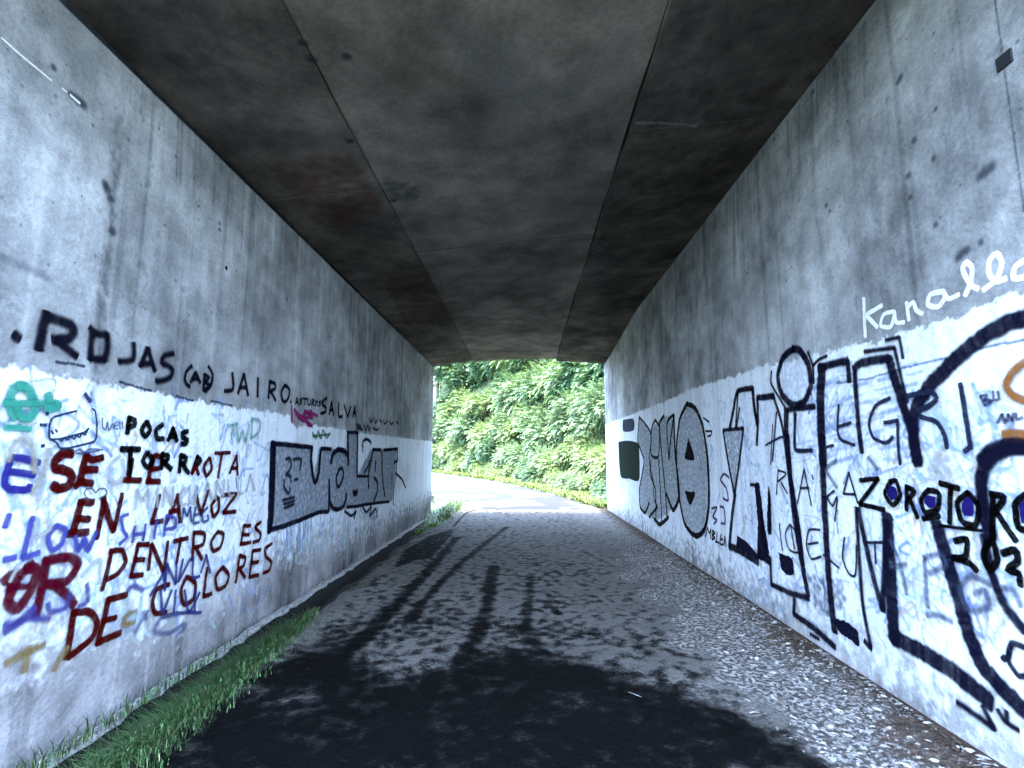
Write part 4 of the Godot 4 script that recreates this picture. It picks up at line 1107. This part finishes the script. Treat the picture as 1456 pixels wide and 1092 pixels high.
func outside() -> void:
	leaf_m = leaf_mat()
	bark_m = noise_mat(Color(0.06, 0.05, 0.04), Color(0.16, 0.14, 0.12), 0.03, 401, 2.0)
	var earth := noise_mat(Color(0.03, 0.045, 0.015), Color(0.075, 0.09, 0.035), 0.02, 402, 0.4)
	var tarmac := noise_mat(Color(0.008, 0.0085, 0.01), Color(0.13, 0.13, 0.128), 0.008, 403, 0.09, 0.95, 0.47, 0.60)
	# ground to the horizon, with a dip under the underpass floor
	var gr := obj("ground", sheet(40, 40, func(u, v): return Vector3(lerpf(-300, 300, u), -0.32, lerpf(300, -300, v))), earth)
	gr.set_meta("kind", "structure")
	# gutter bed between the wall's footing and the asphalt
	var soil := noise_mat(Color(0.002, 0.002, 0.0015), Color(0.012, 0.011, 0.008), 0.05, 404, 1.0)
	var gu := obj("gutter", sheet(8, 90, func(u, v): return Vector3(lerpf(-XL, FX0 + 0.02, u), -0.2 + 0.03 * sin(v * 60.0) * sin(u * 5.0), lerpf(ZN, -15.6, v))), soil)
	gu.set_meta("kind", "structure")
	# the track outside bends away to the left
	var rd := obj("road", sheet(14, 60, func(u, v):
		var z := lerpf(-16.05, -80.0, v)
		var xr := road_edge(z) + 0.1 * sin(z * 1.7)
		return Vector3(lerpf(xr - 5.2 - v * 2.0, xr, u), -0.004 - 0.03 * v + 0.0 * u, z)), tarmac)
	rd.set_meta("kind", "structure")
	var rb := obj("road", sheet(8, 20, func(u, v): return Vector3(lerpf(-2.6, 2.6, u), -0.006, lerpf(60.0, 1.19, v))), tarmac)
	rb.set_meta("kind", "structure")
	# wooded bank
	var hl := obj("hillside", sheet(50, 70, func(u, v):
		var z := lerpf(-15.7, -110.0, v * v * 0.6 + v * 0.4)
		var x: float = road_edge(z) - 0.05 + 60.0 * u * u
		return Vector3(x, hill_y(x, z), z)), earth)
	hl.set_meta("kind", "structure")

	# shrubs on the bank, rank behind rank
	rng.seed = 500
	var kinds := []
	for k in 3: kinds.append(make_shrub(0, "leafy_shrub", 1.5, 2.2, 1300))
	for k in 2: kinds.append(make_shrub(1, "yellow_green_shrub", 1.4, 1.9, 1300))
	for k in 2: kinds.append(make_shrub(2, "dark_shrub", 1.6, 2.6, 1300))
	var text := {"leafy_shrub": "mid green leafy shrub", "yellow_green_shrub": "light yellow-green shrub", "dark_shrub": "blue-green drooping shrub"}
	var rank := 0
	for row in [[1.1, 0.45], [2.2, 0.85], [3.6, 1.1], [5.4, 1.3], [7.8, 1.5], [11.0, 1.7]]:
		var z := -16.2 - rank * 0.8
		var where: String = ["edging the track beyond the underpass", "edging the track beyond the underpass", "part-way up the bank outside", "part-way up the bank outside", "high on the bank outside", "high on the bank outside"][rank]
		while z > -70.0:
			var x: float = road_edge(z) + row[0] + rng.randf_range(-0.5, 0.5)
			if x / -z < 0.24 and x / -z > -0.26:
				var sc: float = row[1] * rng.randf_range(0.8, 1.2) * (1.0 + (-z - 16.0) * 0.008)
				var v: Array = kinds[rng.randi() % kinds.size()]
				if rank < 2 and rng.randf() < 0.5: v = kinds[3 + rng.randi() % 2]
				plant(v, Vector3(x, hill_y(x, z) - 0.15, z), rng.randf() * TAU, sc, text[v[0]] + " " + where, "shrub", {"leafy_shrub": "leafy shrubs on the bank", "yellow_green_shrub": "yellow-green shrubs on the bank", "dark_shrub": "dark shrubs on the bank"}[v[0]])
			z -= row[1] * rng.randf_range(1.5, 2.2) * (1.0 + (-z - 16.0) * 0.012)
		rank += 1
	# trees above them
	var trees := []
	for k in 3: trees.append(make_shrub(k % 2 * 2, "broadleaf_tree", 2.6, 4.5, 3200, 2.5))
	var ti := 0
	for e in [[6.0, -21.0, 1.0], [7.5, -27.0, 1.1], [9.5, -24.0, 1.2], [7.0, -33.0, 1.2], [10.5, -31.0, 1.3], [8.0, -39.0, 1.3], [12.0, -38.0, 1.4], [7.0, -46.0, 1.4], [11.0, -45.0, 1.5], [7.5, -53.0, 1.5], [13.0, -52.0, 1.6], [9.0, -60.0, 1.7], [15.0, -60.0, 1.8], [6.0, -66.0, 1.7]]:
		var s := [road_edge(e[1]) + e[0], e[1], e[2]]
		plant(trees[ti % 3], Vector3(s[0], hill_y(s[0], s[1]) - 0.2, s[1]), ti * 1.3, s[2], "tall broadleaf tree rising behind the shrubs on the bank", "tree", "trees above the bank")
		ti += 1
	for s in [[-8.5, -22.0, 1.1], [-12.0, -30.0, 1.2]]:
		plant(trees[ti % 3], Vector3(s[0], -0.3, s[1]), ti * 1.3, s[2], "broadleaf tree standing on the far side of the track from the bank", "tree", "trees across the track")
		ti += 1
	# weeds along the verge
	var vg := Acc.new()
	for n in 20000:
		var z := -16.0 - 50.0 * pow(rng.randf(), 1.6)
		var x := road_edge(z) + absf(rng.randfn()) * 0.8 - 0.25
		var y := hill_y(x, z)
		var v := rng.randf_range(0.7, 1.4)
		grass_blade(vg, Vector3(x, y - 0.02, z), rng.randf_range(0.15, 0.5), 0.012 + 0.0006 * (-z), Color(0.15 * v, 0.20 * v, 0.06 * v))
	tag(obj("verge_grass", vg.mesh(), leaf_m), "bright yellow-green weeds edging the track outside", "grass", "", "stuff")
	# grass in the gutter
	var gg := Acc.new()
	for n in 30000:
		var t := rng.randf()
		var z := -1.2 - 4.4 * t
		var wd := 0.30 * (1.0 - smoothstep(0.75, 1.0, t))
		var x := -2.22 + rng.randfn() * (0.09 + 0.10 * (1.0 - t))
		if t > 0.8 and rng.randf() < (t - 0.8) * 4.0: continue
		if x < -2.46 - 0.1 * (1.0 - t) or x > -1.86: continue
		var y := 0.0 if x > -2.18 else (-0.17 if x > -2.46 else 0.0)
		var v := rng.randf_range(0.55, 1.35)
		var h := rng.randf_range(0.05, 0.15) * (1.0 if x > -2.18 else 1.9)
		if x > -2.1: h *= 0.6
		if x < -2.38: h *= 0.6
		var col := Color(0.105 * v, 0.22 * v, 0.075 * v)
		if rng.randf() < 0.16: col = Color(0.26 * v, 0.27 * v, 0.13 * v)
		grass_blade(gg, Vector3(x, y, z), h, minf(rng.randf_range(0.0025, 0.005), h * 0.03), col)
	tag(obj("gutter_grass", gg.mesh(), leaf_m), "green grass growing in the gutter at the foot of the wall", "grass", "", "stuff")
	var ge := Acc.new()
	for n in 2600:
		var z := rng.randf_range(-12.2, -17.5)
		var x := -2.28 + rng.randfn() * 0.17
		var v := rng.randf_range(0.7, 1.4)
		var k := smoothstep(-12.0, -14.5, z)
		grass_blade(ge, Vector3(x, -0.15 if x < -2.19 else -0.01, z), rng.randf_range(0.12, 0.42) * (0.45 + 0.85 * k), 0.008, Color(0.11 * v, 0.19 * v, 0.03 * v))
	tag(obj("exit_grass", ge.mesh(), leaf_m), "sunlit tuft of grass at the far end of the gutter", "grass", "", "stuff")

func flake() -> ArrayMesh:   # a curled scrap of dry leaf
	var a := Acc.new()
	var k := 0
	var ring := [Vector3(-0.5, 0, 0), Vector3(-0.2, 0.06, 0.26), Vector3(0.25, 0.1, 0.22), Vector3(0.5, 0.02, 0.02), Vector3(0.2, 0.08, -0.24), Vector3(-0.25, 0.05, -0.2)]
	a.vert(Vector3(0, 0.16, 0), Vector3.UP)
	for p in ring: a.vert(p, (Vector3.UP + p * 0.6).normalized())
	for i in 6: a.tri(0, 1 + i, 1 + (i + 1) % 6)
	return a.mesh()

func small_things() -> void:
	rng.seed = 900
	# dry leaf crumbs along the right-hand wall
	var mm := MultiMesh.new()
	mm.transform_format = MultiMesh.TRANSFORM_3D
	mm.use_colors = true
	mm.mesh = flake()
	var count := 16000
	mm.instance_count = count
	for i in count:
		var z := -2.2 - 7.5 * pow(rng.randf(), 1.35)
		var x := 2.36 - absf(rng.randfn()) * 0.36
		if rng.randf() < 0.35: x = rng.randf_range(1.62, 2.3)
		if x < 1.5 + 0.1 * sin(z * 4.0): x = rng.randf_range(1.65, 2.3)
		var s := 0.010 + 0.042 * pow(rng.randf(), 2.0)
		var b := Basis(Vector3.UP, rng.randf() * TAU) * Basis(Vector3.RIGHT, rng.randfn() * 0.35)
		b = b * Basis.from_scale(Vector3(s * rng.randf_range(0.8, 1.5), s, s * rng.randf_range(0.5, 1.1)))
		mm.set_instance_transform(i, Transform3D(b, Vector3(x, floor_y(x, z) + 0.004, z)))
		var v := rng.randf()
		var c := Color(0.44, 0.41, 0.37) * (0.12 + 1.0 * v * v)
		if v < 0.3: c = Color(0.07, 0.055, 0.045)
		var clump := minf(absf(z + 3.2) * 2.2 + absf(x - 2.2) * 3.0, absf(z + 4.75) * 2.2 + absf(x - 2.25) * 3.0)
		if clump < 0.8 and v < 0.9: c = Color(0.065, 0.042, 0.028)
		mm.set_instance_color(i, c * rng.randf_range(0.7, 1.15))
	var lm := StandardMaterial3D.new()
	lm.vertex_color_use_as_albedo = true
	lm.roughness = 0.85
	var l := MultiMeshInstance3D.new()
	l.name = "leaf_litter"; l.multimesh = mm; l.material_override = lm
	add_child(l)
	tag(l, "pale crumbled dry leaves strewn along the foot of the wall", "leaf litter", "", "stuff")
	# footing along the left-hand wall, broken along its lip
	var f := Acc.new()
	var fd := Acc.new()
	var nz := 120
	for j in nz:
		var za := lerpf(ZN, ZL, float(j) / nz)
		var zb := lerpf(ZN, ZL, float(j + 1) / nz)
		var w := func(z: float) -> float: return 0.095 + 0.022 * sin(z * 3.1) * sin(z * 7.7 + 1.0) + 0.012 * sin(z * 23.0)
		var hgt := func(z: float) -> float: return 0.012 + 0.012 * sin(z * 4.3) + 0.008 * sin(z * 17.0)
		var a0 := Vector3(-XL + 0.022, hgt.call(za) - 0.012, za)
		var a1 := Vector3(-XL + 0.022, hgt.call(zb) - 0.012, zb)
		var b0 := Vector3(-XL + w.call(za), hgt.call(za), za)
		var b1 := Vector3(-XL + w.call(zb), hgt.call(zb), zb)
		f.quad(a0, a1, b1, b0, Vector3.UP, [wall_uv(za, 0.5), wall_uv(zb, 0.5), wall_uv(zb, 0.4), wall_uv(za, 0.4)])
		var c0 := b0 + Vector3(0.02, -0.03, 0)
		var c1 := b1 + Vector3(0.02, -0.03, 0)
		f.quad(b0, b1, c1, c0, Vector3(0.8, 0.6, 0), [wall_uv(za, 0.4), wall_uv(zb, 0.4), wall_uv(zb, 0.37), wall_uv(za, 0.37)])
		fd.quad(c0, c1, c1 + Vector3(0, -0.3, 0), c0 + Vector3(0, -0.3, 0), Vector3(1, 0, 0))
		f.quad(a0, a1, a1 + Vector3(0, -0.1, 0), a0 + Vector3(0, -0.1, 0), Vector3(-1, 0, 0), [wall_uv(za, 0.4), wall_uv(zb, 0.4), wall_uv(zb, 0.4), wall_uv(za, 0.4)])
	var ledge := noise_mat(Color(0.13, 0.13, 0.12), Color(0.34, 0.33, 0.31), 0.03, 410, 1.2)
	var wall := get_node("concrete_wall")
	obj("footing", f.mesh(), ledge, wall).set_meta("label", "rough broken concrete footing along the wall")
	obj("gutter_side", fd.mesh(), noise_mat(Color(0.0015, 0.0015, 0.001), Color(0.006, 0.006, 0.004), 0.05, 411, 1.0), wall).set_meta("label", "near-black face below the footing")  # near-black drop, much darker than the concrete footing above it
	# a thin near-black plate standing for the dark slot on the other wall
	var q := on_wall(1, 1427, 88)
	var s := Acc.new()
	s.box(Vector3(XR - 0.012, q.y - 0.035, q.x - 0.03), Vector3(XR + 0.001, q.y + 0.035, q.x + 0.05))
	obj("dark_plate", s.mesh(), plain_mat(Color(0.012, 0.013, 0.016), 0.6), get_node("concrete_wall_001")).set_meta("label", "small dark plate high on the wall")
	# litter on the asphalt
	var scrap := plain_mat(Color(0.75, 0.75, 0.74), 0.6)
	var pts := [[[886, 988, 894, 990, 902, 992, 908, 995, 912, 997], "paper_strip", "thin white paper strip curling on the dark asphalt", 0.008], [[1066, 1017, 1072, 1017, 1080, 1017], "paper_scrap", "small white paper scrap lying beside the leaf litter", 0.010]]
	for e in pts:
		var a := Acc.new()
		var line := PackedVector2Array()
		for i in range(0, e[0].size(), 2): line.append(on_floor(e[0][i], e[0][i + 1]))
		var org := Vector3(line[0].x, floor_y(line[0].x, line[0].y), line[0].y)
		for i in line.size():
			var c := line[i]
			var t := (line[mini(i + 1, line.size() - 1)] - line[maxi(i - 1, 0)]).normalized()
			var sd: Vector3 = Vector3(-t.y, 0, t.x) * e[3]
			var p := Vector3(c.x, floor_y(c.x, c.y) + 0.006 + 0.008 * absf(sin(i * 1.3)), c.y) - org
			a.vert(p - sd, Vector3.UP); a.vert(p + sd + Vector3(0, 0.006, 0), Vector3.UP)
			if i: a.tri(i * 2 - 2, i * 2 - 1, i * 2); a.tri(i * 2 - 1, i * 2 + 1, i * 2)
		var o := obj(e[1], a.mesh(), scrap)
		o.position = org
		tag(o, e[2], "litter")


func _ready() -> void:
	# camera
	var cam := Camera3D.new()
	cam.name = "camera"
	add_child(cam)
	var pitch := atan(102.0 / FPX)
	var yaw := atan(17.0 / FPX * cos(pitch))
	cam_basis = Basis(Vector3.UP, yaw) * Basis(Vector3.RIGHT, pitch)
	cam.transform = Transform3D(cam_basis, EYE)
	cam.fov = rad_to_deg(2.0 * atan(546.0 / FPX))
	cam.far = 600.0
	cam.current = true
	# sky, sun, exposure
	var env := Environment.new()
	var pm := ProceduralSkyMaterial.new()
	pm.sky_top_color = Color(0.69, 0.81, 1.0)
	pm.sky_horizon_color = Color(0.81, 0.90, 1.0)
	pm.sky_curve = 0.2
	pm.ground_horizon_color = Color(0.4, 0.42, 0.4)
	pm.ground_bottom_color = Color(0.2, 0.2, 0.2)
	var sky := Sky.new()
	sky.sky_material = pm
	env.background_mode = Environment.BG_SKY
	env.sky = sky
	env.background_energy_multiplier = 1.0
	env.tonemap_mode = Environment.TONE_MAPPER_LINEAR
	env.tonemap_exposure = 25.0
	env.sdfgi_enabled = true
	env.ssao_enabled = true
	env.ssil_enabled = true
	var we := WorldEnvironment.new()
	we.name = "environment"
	we.environment = env
	add_child(we)
	var sun := DirectionalLight3D.new()
	sun.name = "sun"
	sun.light_energy = 0.5
	sun.light_color = Color(1.0, 0.97, 0.92)
	sun.light_angular_distance = 24.0
	sun.shadow_enabled = true
	sun.basis = Basis.looking_at(Vector3(0.25, -0.95, -0.06), Vector3.UP)
	add_child(sun)

	rng.seed = 1
	make_paint()
	var left := make_wall(-1)
	var right := make_wall(1)
	make_ceiling()
	make_floor()
	outside()
	letter_left(left)
	letter_right(right)
	small_things()
